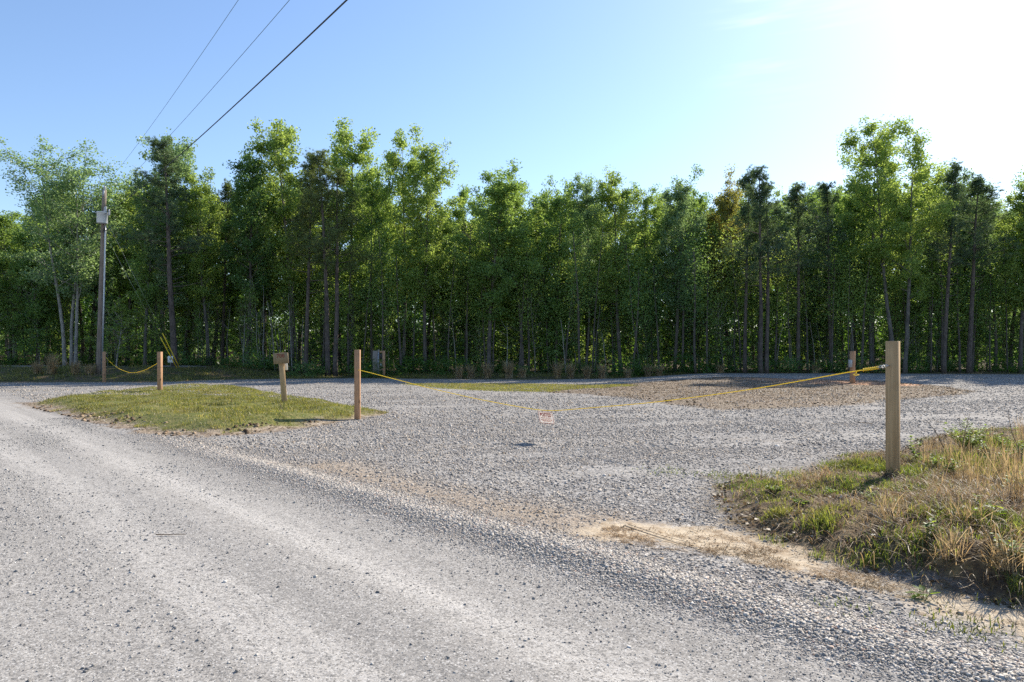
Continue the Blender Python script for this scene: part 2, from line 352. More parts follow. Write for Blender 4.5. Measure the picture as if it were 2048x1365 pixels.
gr = b.mix(b.rng(sc1, .52, .72, 0, .4), gr, (.33, .29, .24)); wear = b.noise(b.coord((.5, 1.3, 1), (0, 0, .35)), .55, 4, .6); gr = b.mix(b.rng(wear, .48, .68, 0, .5), gr, (.36, .345, .32)); gr = b.mix(b.rng(wear, .45, .30, 0, .4), gr, (.13, .125, .12))
gr = b.mix(b.rng(b.attr('sd_dirtyg'), -.7, .4, 0, .65), gr, b.mix(sc2, (.26, .17, .095), (.36, .32, .26)))
# road: fine light dust with dark grit, streaked along its length
rc = b.coord((1, 1, 1), (0, 0, -math.atan2(.68, .73)))
st = b.n("ShaderNodeMapping"); st.inputs["Scale"].default_value = (4.5, .16, 1); b.link(rc, st.inputs[0])
streak = b.noise(st.outputs[0], 1.0, 4, .6)
sr = b.attr('s_road')
def band(c, wd, a):
    d = b.math('ABSOLUTE', b.math('SUBTRACT', sr, c)); return b.rng(d, 0, wd, a, 0)
tracks = b.math('ADD', b.math('ADD', band(-.85, .45, .8), band(-1.95, .4, .8)), b.math('ADD', band(-3.5, .7, .6), b.math('MULTIPLY', b.math('SUBTRACT', streak, .5), 2.4)))
rdc = b.mix(b.rng(b.math('ADD', tracks, b.math('MULTIPLY', b.math('SUBTRACT', sc2, .5), 1.4)), -.7, 1.7), (.27, .257, .24), (.47, .45, .42))
grit = b.math('ADD', b.math('MULTIPLY', b.noise(P3, 95, 4, .75), .7), b.math('MULTIPLY', sc3, .3))
rdc = b.mix(b.rng(grit, .53, .60, 0, .62), rdc, (.15, .145, .14)); rdc = b.mix(b.rng(grit, .38, .46, .5, 0), rdc, (.52, .50, .47))
v9 = b.voro(P3, 105, "Color"); s9 = b.n("ShaderNodeSeparateColor"); b.link(v9, s9.inputs[0])
rdc = b.mix(b.rng(s9.outputs[0], .70, .92, 0, .75), rdc, (.11, .108, .105)); rdc = b.mix(b.rng(s9.outputs[1], .8, .95, 0, .6), rdc, (.58, .57, .55))
rdc = b.mix(b.rng(vc, .84, .95, 0, .55), rdc, (.15, .147, .143))
mR = b.rng(b.math('ADD', sr, b.math('MULTIPLY', ragged, .22)), .16, -.22)
mR = b.math('MULTIPLY', mR, b.rng(b.attr('t_road'), 26, 44, 1, .35))
colr = b.mix(mR, gr, rdc)
mm = mask('sd_mulch', -.35, .35, .9); mulchc = b.mix(b.rng(vc, .55, .95), b.mix(sc2, (.105, .075, .05), (.19, .145, .10)), (.42, .35, .27)); colr = b.mix(b.math('MULTIPLY', mm, .9), colr, mulchc)
mc = mask('sd_clay', -.3, .5, 1.2); colr = b.mix(mc, colr, b.mix(sc2, (.50, .25, .14), (.56, .36, .23)))
ms = mask('sd_strip', -.5, .6, 1.4); colr = b.mix(b.math('MULTIPLY', ms, .8), colr, b.mix(sc3, (.13, .14, .035), (.24, .22, .08)))
mid = mask('sd_islanddirt', -.1, .25, 1.1); colr = b.mix(b.math('MULTIPLY', mid, .85), colr, b.mix(b.rng(sc2, .4, .6), (.36, .285, .20), (.15, .105, .07)))
mi = mask('sd_island', .0, .5, .9); colr = b.mix(mi, colr, b.mix(b.rng(sc2, .35, .7), (.095, .115, .028), (.20, .18, .07)))
mv = mask('sd_verge', -.40, .15, .7); colr = b.mix(mv, colr, b.mix(b.rng(sc2, .38, .7), (.065, .045, .03), b.mix(sc3, (.24, .17, .10), (.14, .12, .05))))
msd = mask('sd_sand', -.14, .22, .95); colr = b.mix(msd, colr, b.mix(b.rng(sc2, .42, .70), (.50, .42, .31), b.mix(sc3, (.33, .25, .165), (.17, .125, .085))))
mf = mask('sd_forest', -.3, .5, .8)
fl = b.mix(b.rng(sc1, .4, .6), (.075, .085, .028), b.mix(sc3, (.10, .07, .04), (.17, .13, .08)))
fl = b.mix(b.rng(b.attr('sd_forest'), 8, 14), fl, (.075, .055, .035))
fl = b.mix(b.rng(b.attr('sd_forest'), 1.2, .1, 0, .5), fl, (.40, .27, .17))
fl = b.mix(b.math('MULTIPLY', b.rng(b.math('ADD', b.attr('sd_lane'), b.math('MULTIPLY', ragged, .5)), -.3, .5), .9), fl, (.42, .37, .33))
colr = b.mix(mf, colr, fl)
hg = b.math('ADD', b.math('MULTIPLY', b.rng(vd, 0, .6, 1, 0), .6), b.math('MULTIPLY', b.rng(vd2, 0, .6, 1, 0), .8))
hgt = b.fmix(b.math('MAXIMUM', mR, msd), hg, b.math('ADD', b.math('MULTIPLY', grit, .5), b.math('MULTIPLY', sc2, .5)))
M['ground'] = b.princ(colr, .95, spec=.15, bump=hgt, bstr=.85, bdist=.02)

# ---------------------------------------------------------------- ground sheets (one height field, cut into its kinds of ground)
def axis(n, lo, hi, k):
    s0, s1 = math.asinh(lo/k), math.asinh(hi/k); return k*np.sinh(np.linspace(s0, s1, n))
gx = axis(620, -420, 420, 5.0)
gy = np.concatenate([np.linspace(-40, -2, 30)[:-1], -2+axis(560, 0, 560, 9.0)])
GX, GY = np.meshgrid(gx, gy)
X, Y = GX.ravel(), GY.ravel(); Z = terrain(X, Y)
DIRTYG = [flat(*p) for p in [(560, 930), (700, 925), (900, 985), (1060, 1010), (1240, 1035), (1240, 1080), (1000, 1040), (860, 1010), (700, 965)]]
LANE = [(-80, 53.5), (-40, 52.5), (-26.5, 52.0), (-24.5, 55.5), (-27, 58.5), (-40, 59.5), (-80, 61)]
att = dict(s_road=sroad(X, Y), t_road=troad(X, Y), sd_island=polydist(X, Y, ISLAND), sd_islanddirt=polydist(X, Y, ISLAND_DIRT),
           sd_strip=polydist(X, Y, STRIP), sd_mulch=polydist(X, Y, MULCH), sd_clay=polydist(X, Y, CLAY), sd_verge=polydist(X, Y, VERGE),
           sd_sand=polydist(X, Y, SAND), sd_forest=polydist(X, Y, FOREST), sd_dirtyg=polydist(X, Y, DIRTYG), sd_lane=polydist(X, Y, LANE))
nx, ny = len(gx), len(gy)
I = np.arange(nx*ny).reshape(ny, nx)
Q = np.stack([I[:-1, :-1], I[:-1, 1:], I[1:, 1:], I[1:, :-1]], -1).reshape(-1, 4)
kindv = np.zeros(len(X), int)                                     # 0 driveway
kindv[att['s_road'] < 0.02] = 1
kindv[(att['sd_mulch'] > 0) | (att['sd_strip'] > 0)] = 2
kindv[att['sd_island'] > 0] = 3
kindv[(att['sd_verge'] > 0) | (att['sd_sand'] > 0)] = 4
kindv[att['sd_forest'] > 0] = 5
qk = kindv[Q[:, 0]]
for k, nm in enumerate(['driveway', 'road', 'dirt_ground', 'lawn', 'verge', 'ground']):
    f = Q[qk == k]; used, inv = np.unique(f.ravel(), return_inverse=True)
    me = mesh_data(nm, np.stack([X[used], Y[used], Z[used]], 1), [inv.reshape(-1, 4)], True)
    for a, v in att.items():
        at_ = me.attributes.new(a, 'FLOAT', 'POINT'); at_.data.foreach_set("value", v[used].astype(np.float32))
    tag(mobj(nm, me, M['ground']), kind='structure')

# ---------------------------------------------------------------- loose stones
rs = np.random.default_rng(7)
def stones(name, x, y, r, mat, sink=.25):
    n = len(x); z = terrain(x, y)
    base = np.array([(a, bb, c) for c in (-1, 1) for bb in (-1, 1) for a in (-1, 1)], float)*.75
    V = base[None] + rs.uniform(-.42, .42, (n, 8, 3))
    V[:, 4:, :2] *= rs.uniform(.45, .95, (n, 1, 1))
    V *= np.stack([rs.uniform(.8, 1.35, n), rs.uniform(.6, 1.0, n), rs.uniform(.4, .8, n)], 1)[:, None, :]
    a = rs.uniform(0, 2*math.pi, n); tl = rs.normal(0, .35, n)
    ct, st_ = np.cos(tl)[:, None], np.sin(tl)[:, None]
    yv = V[:, :, 1]*ct - V[:, :, 2]*st_; zv = V[:, :, 1]*st_ + V[:, :, 2]*ct; V[:, :, 1] = yv; V[:, :, 2] = zv
    ca, sa = np.cos(a)[:, None], np.sin(a)[:, None]
    xv = V[:, :, 0]*ca - V[:, :, 1]*sa; yv = V[:, :, 0]*sa + V[:, :, 1]*ca; V[:, :, 0] = xv; V[:, :, 1] = yv
    V *= r[:, None, None]; V += np.stack([x, y, z + r*(.5-sink)], 1)[:, None, :]
    q = np.array([(0, 2, 3, 1), (4, 5, 7, 6), (0, 1, 5, 4), (2, 6, 7, 3), (0, 4, 6, 2), (1, 3, 7, 5)])
    Fq = (np.arange(n)[:, None, None]*8 + q[None]).reshape(-1, 4)
    return tag(mobj(name, mesh_data(name, V.reshape(-1, 3), [Fq]), mat), kind='stuff')
def inview(x, y, m=1.15): return (y > 2.7) & (np.abs(x) < .75*m*y+.4)
def sample(dens, x0, x1, y0, y1):
    n = int(dens*(x1-x0)*(y1-y0)); return rs.uniform(x0, x1, n), rs.uniform(y0, y1, n)
# windrow along the road
n = 160000; t = rs.uniform(-3.2, 15, n); s = rs.normal(.44, .34, n)
keep = (s > -.55) & (s < 1.15) & (rs.uniform(0, 1, n) < sstep(16, 7, t)*(1-.5*sstep(.75, 1.1, s)))
t, s = t[keep], s[keep]; x = 1.8+.73*s-.68*t; y = 3.4+.68*s+.73*t
k = inview(x, y) & (polydist(x, y, ISLAND_DIRT) < 0.05) & (polydist(x, y, VERGE) < .0) & (polydist(x, y, SAND) < .08+.1*rs.uniform(-1, 1, len(x))); x, y, s = x[k], y[k], s[k]
r = rs.lognormal(math.log(.0122), .36, len(x))*(.35+.75*np.exp(-((s-.55)/.36)**2)); r = np.clip(r*.76, .003, .017)
tag(stones('loose_gravel', x, y, r, M['stone_grey']), 'ridge of loose grey crushed stone along the road edge', 'gravel')
# driveway stones
xs, ys, rr = [], [], []
for (d, y0, y1, r0) in ((1500, 4.0, 8, .0105), (900, 8, 12, .0125), (380, 12, 18, .017), (120, 18, 28, .024), (34, 28, 50, .034)):
    x, y = sample(d, -.85*y1, .85*y1, y0, y1)
    s = sroad(x, y); dn = vnoise(x*.8, y*.8, 21)*.7+vnoise(x*3, y*3, 22)*.3
    k = inview(x, y) & (s > .55) & (polydist(x, y, VERGE) < -.05+.15*rs.uniform(-1, 1, len(x))) & (polydist(x, y, SAND) < .03) & (polydist(x, y, ISLAND_DIRT) < .1) & (polydist(x, y, FOREST) < .1)
    k &= (polydist(x, y, MULCH) < .2) | (rs.uniform(0, 1, len(x)) < .25)
    trk = vnoise((x*.94+y*.34)*.22, (y*.94-x*.34)*1.05, 24)*.7+vnoise(x*.5, y*.5, 25)*.3; k &= rs.uniform(0, 1, len(x)) < np.clip(.2+.9*dn+1.6*(trk-.45), .05, 1)
    k &= (polydist(x, y, DIRTYG) < 0) | (rs.uniform(0, 1, len(x)) < .4)
    x, y = x[k], y[k]; xs.append(x); ys.append(y); rr.append(np.clip(rs.lognormal(math.log(r0*.85), .35, len(x)), .004, .036))
tag(stones('driveway_gravel', np.concatenate(xs), np.concatenate(ys), np.concatenate(rr), M['stone_mix'], .35), 'loose mixed grey gravel spread over the driveway', 'gravel')
# stones on the compacted road
n = 190000; t = rs.uniform(-4, 20, n); s = -rs.uniform(-.1, 7, n); x = 1.8+.73*s-.68*t; y = 3.4+.68*s+.73*t
dn = vnoise(s*1.8, t*.35, 31)*.6 + vnoise(x*2.2, y*2.2, 32)*.4 + .45*np.exp(-((s+2.5)/.35)**2) + .25*np.exp(-((s+.1)/.3)**2)
k = inview(x, y) & (rs.uniform(0, 1, n) < np.clip((dn-.33)*1.6, .10, 1)); x, y = x[k], y[k]
r = np.clip(rs.lognormal(math.log(.0040), .5, len(x)), .002, .017)*np.clip(.75+y*.045, .9, 2)
tag(stones('road_grit', x, y, r, M['stone_road'], .3), 'scattered small stones on the compacted gravel road', 'gravel')

# ---------------------------------------------------------------- grass blades
def blades(x, y, h, wd, lean, nseg=3, z=None, curl=.5, az=None):
    n = len(x); z = terrain(x, y) if z is None else z
    az = rs.uniform(0, 2*math.pi, n) if az is None else az
    d = np.stack([np.cos(az), np.sin(az)], 1)
    pr = az+math.pi/2+rs.normal(0, .5, n); p = np.stack([np.cos(pr), np.sin(pr), np.zeros(n)], 1)
    V = np.zeros((n, 2*nseg+1, 3)); cx_ = np.zeros(n); cz = np.zeros(n)
    ang = lean.copy()
    for i in range(nseg+1):
        c = np.stack([x+d[:, 0]*cx_, y+d[:, 1]*cx_, z+cz-.004], 1)
        if i < nseg:
            ww = (wd*(1-.25*i/nseg)/2)[:, None]*p; V[:, 2*i] = c-ww; V[:, 2*i+1] = c+ww
            cx_ = cx_ + np.sin(ang)*h/nseg; cz = cz + np.cos(ang)*h/nseg; ang = ang+curl*rs.uniform(.3, 1.3, n)
            cz = np.maximum(cz, .003)
        else: V[:, 2*i] = c
    q = np.array([(2*i, 2*i+1, 2*i+3, 2*i+2) for i in range(nseg-1)]).reshape(-1, 4); tr = np.array([(2*nseg-2, 2*nseg-1, 2*nseg)])
    off = np.arange(n)[:, None, None]*(2*nseg+1)
    return V.reshape(-1, 3), (off+q[None]).reshape(-1, 4), (off+tr[None]).reshape(-1, 3)
def blade_obj(name, mat, parts):
    m = MB()
    for V, q, t_ in parts: m.add(V, q, t_)
    return m.build(name, mat)
def in_poly(n, poly, marg=0):
    p = np.array(poly); x = rs.uniform(p[:, 0].min(), p[:, 0].max(), n); y = rs.uniform(p[:, 1].min(), p[:, 1].max(), n)
    k = polydist(x, y, poly) > marg; return x[k], y[k]
# lawn on the island
x, y = in_poly(360000, ISLAND, -.25); k = polydist(x, y, ISLAND)+1.1*(vnoise(x*1.7, y*1.7, 43)*.6+vnoise(x*6, y*6, 44)*.4-.5) > .12; x, y = x[k], y[k]; dn = vnoise(x*1.3, y*1.3, 41)*.6+vnoise(x*4, y*4, 42)*.4; k = rs.uniform(0, 1, len(x)) < np.clip((dn-.33)*3.0, .06, 1); x, y, dn = x[k], y[k], dn[k]
h = rs.uniform(.03, .085, len(x))*(.3+1.5*dn)
pt = [blades(x, y, h, rs.uniform(.006, .011, len(x)), rs.uniform(0, .7, len(x)), 2)]
tag(blade_obj('lawn_grass', M['grass_lawn'], pt), 'short patchy grass covering the island between road and driveway', 'grass', kind='stuff')
x, y = in_poly(60000, STRIP, 0); pt = [blades(x, y, rs.uniform(.03, .07, len(x)), rs.uniform(.012, .02, len(x)), rs.uniform(0, .7, len(x)), 2)]
tag(blade_obj('strip_grass', M['grass_lawn'], pt), 'thin strip of low grass beside the mulch bed', 'grass', kind='stuff')
# verge: dry tangle and green shoots
def clumpy(n, poly, marg, sc0, seed, thr, gain=2.5):
    x, y = in_poly(n, poly, marg); k0 = inview(x, y, 1.25) & (y < 16); x, y = x[k0], y[k0]
    dn = vnoise(x*sc0, y*sc0, seed)*.6+vnoise(x*sc0*3.1, y*sc0*3.1, seed+1)*.4
    k = rs.uniform(0, 1, len(x)) < np.clip((dn-thr)*gain, 0, 1); return x[k], y[k], dn[k]
x, y, dn = clumpy(750000, VERGE, .1, 1.1, 51, .30)
rt = sstep(2.4, 4.2, x); k = rs.uniform(0, 1, len(x)) < (.09+.85*rt); x, y, rt = x[k], y[k], rt[k]
n = len(x); tpp = np.clip(((5.3-x)*.67+(9.3-y)*.74)/2.6, 0, 1); near_post = np.hypot(x-5.3+tpp*1.74, y-9.3+tpp*1.92) < .42; hsc = np.where(near_post, .28, 1.0)*(.55+.45*sstep(9.5, 7.5, y)); print("dry blades", n)
pt = [blades(x, y, rs.uniform(.06, .22, n)*(.5+.9*rt)*hsc, rs.uniform(.0025, .005, n), rs.uniform(.3, 1.35, n), 3, curl=.55)]
k = (rs.uniform(0, 1, n) < .06+.42*rt) & ~near_post & (y < 8.8); x2, y2 = x[k], y[k]; n2 = len(x2)
pt.append(blades(x2, y2, rs.uniform(.15, .5, n2), rs.uniform(.003, .0055, n2), rs.uniform(.2, 1.2, n2), 5, curl=.5))
x, y = in_poly(60000, VERGE, -.02); dv_ = polydist(x, y, VERGE); k = (dv_ < .55) & (sroad(x, y) < 3.6) & (x > 1.9) & (y < 9) & (rs.uniform(0, 1, len(x)) < (.25+.75*sstep(2.0, 3.0, x))*np.clip((vnoise(x*2.4, y*2.4, 57)-.2)*2.5, .1, 1)); x, y = x[k], y[k]; n = len(x); print("edge strands", n)
pt.append(blades(x, y, rs.uniform(.10, .42, n), rs.uniform(.003, .0055, n), rs.uniform(.2, 1.3, n), 6, curl=.42, az=rs.normal(math.atan2(-.68, -.73), .9, n)))
x, y, dn = clumpy(130000, SAND, .0, 3, 54, .55); n = len(x)
pt.append(blades(x, y, rs.uniform(.03, .1, n), rs.uniform(.003, .005, n), rs.uniform(.9, 1.5, n), 3, curl=.3))
tag(blade_obj('dry_grass', M['grass_dry'], pt), 'tangled tan dead grass covering the roadside mound', 'dry grass', kind='stuff')
x, y, dn = clumpy(520000, VERGE, -.1, 1.9, 61, .54, 3.5); n = len(x); print("green blades", n)
pt = [blades(x, y, rs.uniform(.03, .11, n), rs.uniform(.003, .006, n), rs.uniform(0, .7, n), 3, curl=.3)]
for (px, py, rad, num, hh) in ((1505, 975, .3, 500, .08), (1560, 968, .25, 500, .08), (1725, 935, .35, 1500, .12), (1690, 930, .25, 600, .1), (1760, 935, .2, 600, .11), (1950, 940, .5, 1800, .22), (2000, 890, .4, 1500, .2), (1860, 985, .3, 500, .13),
                               (1640, 1050, .14, 350, .13), (1555, 1030, .12, 250, .12), (1750, 1125, .1, 120, .14), (2035, 1190, .06, 60, .16), (2000, 1070, .25, 900, .2), (1450, 955, .3, 250, .05), (1340, 945, .35, 150, .04), (1620, 990, .2, 300, .08),
                               (1690, 1215, .15, 60, .05), (1900, 1255, .2, 90, .05), (1960, 1260, .2, 120, .05), (1780, 1010, .2, 300, .12), (1820, 950, .3, 800, .12), (1600, 955, .35, 700, .07), (1540, 1000, .3, 500, .07), (1690, 975, .3, 600, .09), (1660, 1020, .25, 400, .08), (1880, 1040, .3, 500, .12), (1930, 1000, .35, 700, .14), (1760, 970, .3, 400, .08), (1840, 1090, .2, 260, .12)):
    c = at(px, py); x = rs.normal(c.x, rad*.55, num); y = rs.normal(c.y, rad*.7, num)
    pt.append(blades(x, y, rs.uniform(.4, 1.15, num)*hh, rs.uniform(.004, .008, num)*(1.1), rs.uniform(0, .7, num), 3, curl=.35))
tag(blade_obj('green_grass', M['grass_green'], pt), 'fresh green grass shoots among the dead roadside grass', 'grass', kind='stuff')
# bank grass on the far left
BANK = [(-40, 43.2), (-22, 44.2), (-19, 49), (-12, 52.8), (-4, 50.5), (6, 51), (14, 55), (14, 57), (-10, 57), (-23, 55), (-25.5, 51), (-40, 51)]
x, y = in_poly(90000, BANK, 0); n = len(x); dn = vnoise(x*.7, y*.7, 71); k = rs.uniform(0, 1, n) < np.clip((dn-.2)*2, .1, 1); x, y = x[k], y[k]; n = len(x)
tag(blade_obj('bank_grass', M['grass_lawn'], [blades(x, y, rs.uniform(.08, .28, n), rs.uniform(.02, .035, n), rs.uniform(0, .8, n), 2)]), 'shaded weedy grass on the bank below the trees', 'grass', kind='stuff')
# litter: dead leaves and wood chips
def litter_cards(x, y, s0, s1, lift=.3):
    n = len(x); c = np.stack([x, y, terrain(x, y)+rs.uniform(.003, .02, n)], 1); s = rs.uniform(s0, s1, n)
    a = rs.normal(0, 1, (n, 3)); a[:, 2] *= lift; a /= np.linalg.norm(a, axis=1, keepdims=True)
    bb = np.cross(a, rs.normal(0, .35, (n, 3))+np.array([0, 0, 1])); bb /= np.linalg.norm(bb, axis=1, keepdims=True)
    a, bb = a*s[:, None], bb*(s*rs.uniform(.3, .6, n))[:, None]
    V = np.stack([c-a, c+bb, c+a, c-bb], 1); V[:, 1, 2] += s*.15
    return V.reshape(-1, 3), np.arange(4*n).reshape(-1, 4), None
x, y, dn = clumpy(150000, VERGE, -.1, 2.5, 81, .36); p1 = litter_cards(x, y, .010, .038, .7)
x, y = in_poly(70000, MULCH, -.1); p2 = litter_cards(x, y, .012, .042, .35)
x, y = in_poly(3000, DIRTYG, -.2); p3 = litter_cards(x, y, .006, .016, .3)
x, y = in_poly(9000, ISLAND_DIRT, .0); k = polydist(x, y, ISLAND) < .5; p4 = litter_cards(x[k], y[k], .01, .04, .5)
x, y, dn = clumpy(12000, SAND, -.05, 3, 83, .45); p5 = litter_cards(x, y, .005, .016, .3)
tag(blade_obj('leaf_litter', M['litter'], [p1, p2, p3, p4, p5]), 'dead leaves and wood chips strewn over bare soil', 'leaf litter', kind='stuff')

# clods of dug earth along the bare edges
b = NB('clod'); M['clod'] = b.princ(b.ramp(b.island(), [(0, (.07, .048, .032)), (.6, (.15, .105, .07)), (1, (.33, .25, .17))]), .95, spec=.1, bump=b.noise(b.coord(), 30, 4), bstr=.6, bdist=.01)
cx1, cy1 = in_poly(5200, ISLAND_DIRT, .0); k = (polydist(cx1, cy1, ISLAND) < .55) & (cy1 < 22) & (vnoise(cx1*1.4, cy1*1.4, 91) > .48); cx1, cy1 = cx1[k], cy1[k]
cx2, cy2 = in_poly(9000, VERGE, -.05); k = (polydist(cx2, cy2, VERGE) < .5) & inview(cx2, cy2) & (cy2 < 8.5) & (vnoise(cx2*2, cy2*2, 92) > .45); cx2, cy2 = cx2[k], cy2[k]
cx3, cy3 = in_poly(2600, MULCH, -.1); k = polydist(cx3, cy3, MULCH) < .9; cx3, cy3 = cx3[k], cy3[k]
tag(stones('earth_clods', np.concatenate([cx1, cx2, cx3]), np.concatenate([cy1, cy2, cy3]), np.concatenate([rs.uniform(.015, .06, len(cx1)), rs.uniform(.006, .028, len(cx2)), rs.uniform(.02, .06, len(cx3))]), M['clod'], .3), 'crumbly dark clods of earth along the bare soil edges', 'earth')

# ---------------------------------------------------------------- tree meshes
def unit(v): return v/(np.linalg.norm(v, axis=-1, keepdims=True)+1e-9)
def cards(C, size, g, asp=.62, up=.35):
    n = len(C); nrm = g.normal(0, 1, (n, 3)); nrm[:, 2] += up*2; nrm = unit(nrm)
    a = unit(np.cross(nrm, g.normal(0, 1, (n, 3)))); bb = np.cross(nrm, a)
    s = size[:, None]*.5; a = a*s; bb = bb*s*asp
    V = np.stack([C-a, C-a*.1+bb, C+a, C-a*.1-bb], 1)
    return V.reshape(-1, 3), np.arange(4*n).reshape(-1, 4)
def bend_path(p0, d, L, n, g, wob=.12, up=0.0):
    pts = [np.array(p0, float)]; d = unit(np.array(d, float))
    for i in range(n):
        d = unit(d + g.normal(0, wob, 3) + np.array([0, 0, up])); pts.append(pts[-1]+d*L/n)
    return np.array(pts)
def hardwood(seed, H=16., W=5.0, cb=.42, nl=15000, lsz=.19, tr=.17, stems=1, full=False, spread=.9, dens=75):
    g = np.random.default_rng(seed); T = []; crown = []; 
    for st_ in range(stems):
        tm = MB()
        lean = g.normal(0, .02, 2) if stems == 1 else np.array([(-.06, .015, -.02)[st_], 0.02*st_])
        off = np.array([0, 0]) if stems == 1 else np.array([(-.32, .32, .0)[st_], .1*st_])
        hs = H*(1 if st_ == 0 else g.uniform(.86, .97))
        tp = bend_path((off[0], off[1], -.3), (lean[0], lean[1], 1), hs*.97+.3, 14, g, .022, .03)
        rad = tr/ (1 if stems == 1 else 1.25)*(1-np.linspace(0, .96, 15))**.75; rad[0] *= 1.35; rad[1] *= 1.05
        tm.tube(tp, rad, 8)
        nlimb = 34 if stems == 1 else 20
        cl = []
        for i in range(nlimb):
            f = cb*.85 + (1-cb*.85)*(i+g.uniform(0, 1))/nlimb; f = min(f, .985)
            k = f*14; k0 = int(k); p = tp[k0]*(1-(k-k0))+tp[min(k0+1, 14)]*(k-k0)
            fr = (f-cb)/(1-cb)
            prof = max(.30, math.sqrt(max(0, 1-((fr-.38)/.68)**2))) if fr > 0 else .6
            L = W*.5*prof*g.uniform(.7, 1.12)
            az = i*2.4+g.normal(0, .3); el = R(g.uniform(15, 48)+22*max(fr, 0))
            bp = bend_path(p, (math.cos(az)*math.cos(el), math.sin(az)*math.cos(el), math.sin(el)), L/math.cos(el)*.95, 5, g, .13, .05)
            tm.tube(bp, np.linspace(max(rad[k0]*.45, .02), .008, 6), 4, False)
            for j in range(5):
                q = bp[1+int(g.integers(0, 4))]; tw = bend_path(q, g.normal(0, 1, 3)+np.array([math.cos(az), math.sin(az), .5]), L*g.uniform(.2, .42), 3, g, .2)
                tm.tube(tw, np.linspace(.018, .005, 4), 3, False); cl.append(tw[-1]); cl.append(tw[2])
            cl += [bp[-1], bp[-2], bp[3]]
        cl.append(tp[-1]); cl.append(tp[-2])
        if full:
            for i in range(70):
                a = g.uniform(0, 6.28); zz = g.uniform(.06, cb+.1)*H; rr_ = W*.5*g.uniform(.15, .9)
                cl.append(np.array([tp[int(zz/H*14)][0]+math.cos(a)*rr_, tp[int(zz/H*14)][1]+math.sin(a)*rr_, zz]))
        crown += cl; T.append(tm)
    crown = np.array(crown); m = len(crown); wgt = g.uniform(.25, 1.6, m); cnt = g.multinomial(nl, wgt/wgt.sum())
    idx = np.repeat(np.arange(m), cnt); rad = g.uniform(.32, .74, m)*W/5
    d = unit(g.normal(0, 1, (nl, 3)))*(g.uniform(0, 1, (nl, 1))**.45); d[:, 2] *= .75
    C = crown[idx] + d*rad[idx][:, None]; C[:, 2] = np.maximum(C[:, 2], .3)
    V, q = cards(C, lsz*g.uniform(.6, 1.35, nl), g)
    return T, (V, q)
def pine(seed, H=17., W=4.6, cb=.5, nt_=1500, tr=.17, stems=1):
    g = np.random.default_rng(seed); T = []; tips = []
    for st_ in range(stems):
        tm = MB(); off = (0, 0) if stems == 1 else ((st_-.5)*.42, g.uniform(-.2, .2))
        hs = H*(1 if st_ == 0 else .94)
        tp = bend_path((off[0], off[1], -.3), ((st_-.5*(stems-1))*.03, 0, 1), hs*.97+.3, 14, g, .014, .03)
        rad = tr*(1-np.linspace(0, .95, 15))**.7; rad[0] *= 1.25; tm.tube(tp, rad, 8)
        nb = 44//stems+8
        for i in range(nb):
            f = cb*.72+(1-cb*.72)*((i+g.uniform(0, 1))/nb)**.9; f = min(f, .985); k = f*14; k0 = int(k); p = tp[k0]*(1-(k-k0))+tp[min(k0+1, 14)]*(k-k0)
            fr = (f-cb)/(1-cb); bare = fr < 0
            L = W*.5*(max(.22, 1-max(fr, 0)**1.6*.85) if not bare else g.uniform(.3, .7))*g.uniform(.45, 1.2)
            az = g.uniform(0, 6.28); el = R(g.uniform(-8, 28)+30*max(fr, 0))
            bp = bend_path(p, (math.cos(az)*math.cos(el), math.sin(az)*math.cos(el), math.sin(el)), L, 6, g, .12, .05)
            tm.tube(bp, np.linspace(max(rad[k0]*.32, .018), .008, 7), 4, False)
            if bare: continue
            for j in range(9):
                q = bp[2+int(g.integers(0, 5))]; tw = bend_path(q, g.normal(0, .8, 3)+np.array([math.cos(az), math.sin(az), .5]), L*g.uniform(.15, .36), 2, g, .2)
                tm.tube(tw, np.linspace(.012, .005, 3), 3, False); tips.append(tw[-1]); tips.append(tw[1])
            tips.append(bp[-1])
        tips.append(tp[-1]); T.append(tm)
    tips = np.array(tips); m = len(tips)
    C = tips[g.integers(0, m, nt_)] + g.normal(0, .17, (nt_, 3)); nn = 18
    dirs = unit(g.normal(0, 1, (nt_, nn, 3))+np.array([0, 0, .35])); L = g.uniform(.12, .26, (nt_, nn, 1))
    wdir = unit(np.cross(dirs, g.normal(0, 1, (nt_, nn, 3))))*.014
    c = C[:, None, :]; V = np.stack([c-wdir+dirs*.01, c+wdir+dirs*.01, c+dirs*L], 2).reshape(-1, 3)
    return T, (V, np.arange(len(V)).reshape(-1, 3))
PROTO = {}
def proto(key, maker, bark_m, leaf_m, H, W):
    T, (V, q) = maker
    tms = []
    for t_ in T:
        me = mesh_data('trunk', np.vstack(t_.V), ([np.vstack(t_.F4)] if t_.F4 else [])+([np.vstack(t_.F3)] if t_.F3 else []), True); me.materials.append(M[bark_m]); tms.append(me)
    cm = mesh_data('crown', V, [q]); cm.materials.append(M[leaf_m]); PROTO[key] = (tms, cm, H, W)
for i in range(6): proto('h%d' % i, hardwood(100+i, 16, 5.0, (.42, .36, .48, .4, .3, .45)[i], 21000, .165, .16), ('bark_dark', 'bark_grey')[i % 2], 'leaf_mid', 16, 5.0)
for i in range(3): proto('f%d' % i, hardwood(120+i, 13, 4.6, .3, 20000, .165, .13, full=True), 'bark_dark', 'leaf_mid', 13, 4.6)
proto('clump', hardwood(140, 18, 6.6, .44, 26000, .165, .16, stems=3), 'bark_pale', 'leaf_cool', 18, 6.6)
proto('poplar', hardwood(141, 22, 6.0, .42, 33000, .17, .20, stems=2), 'bark_grey', 'leaf_bright', 22, 6.0)
for i in range(3): proto('p%d' % i, pine(150+i, 17, 4.6, (.52, .46, .56)[i]), 'bark_pine', 'needle', 17, 4.6)
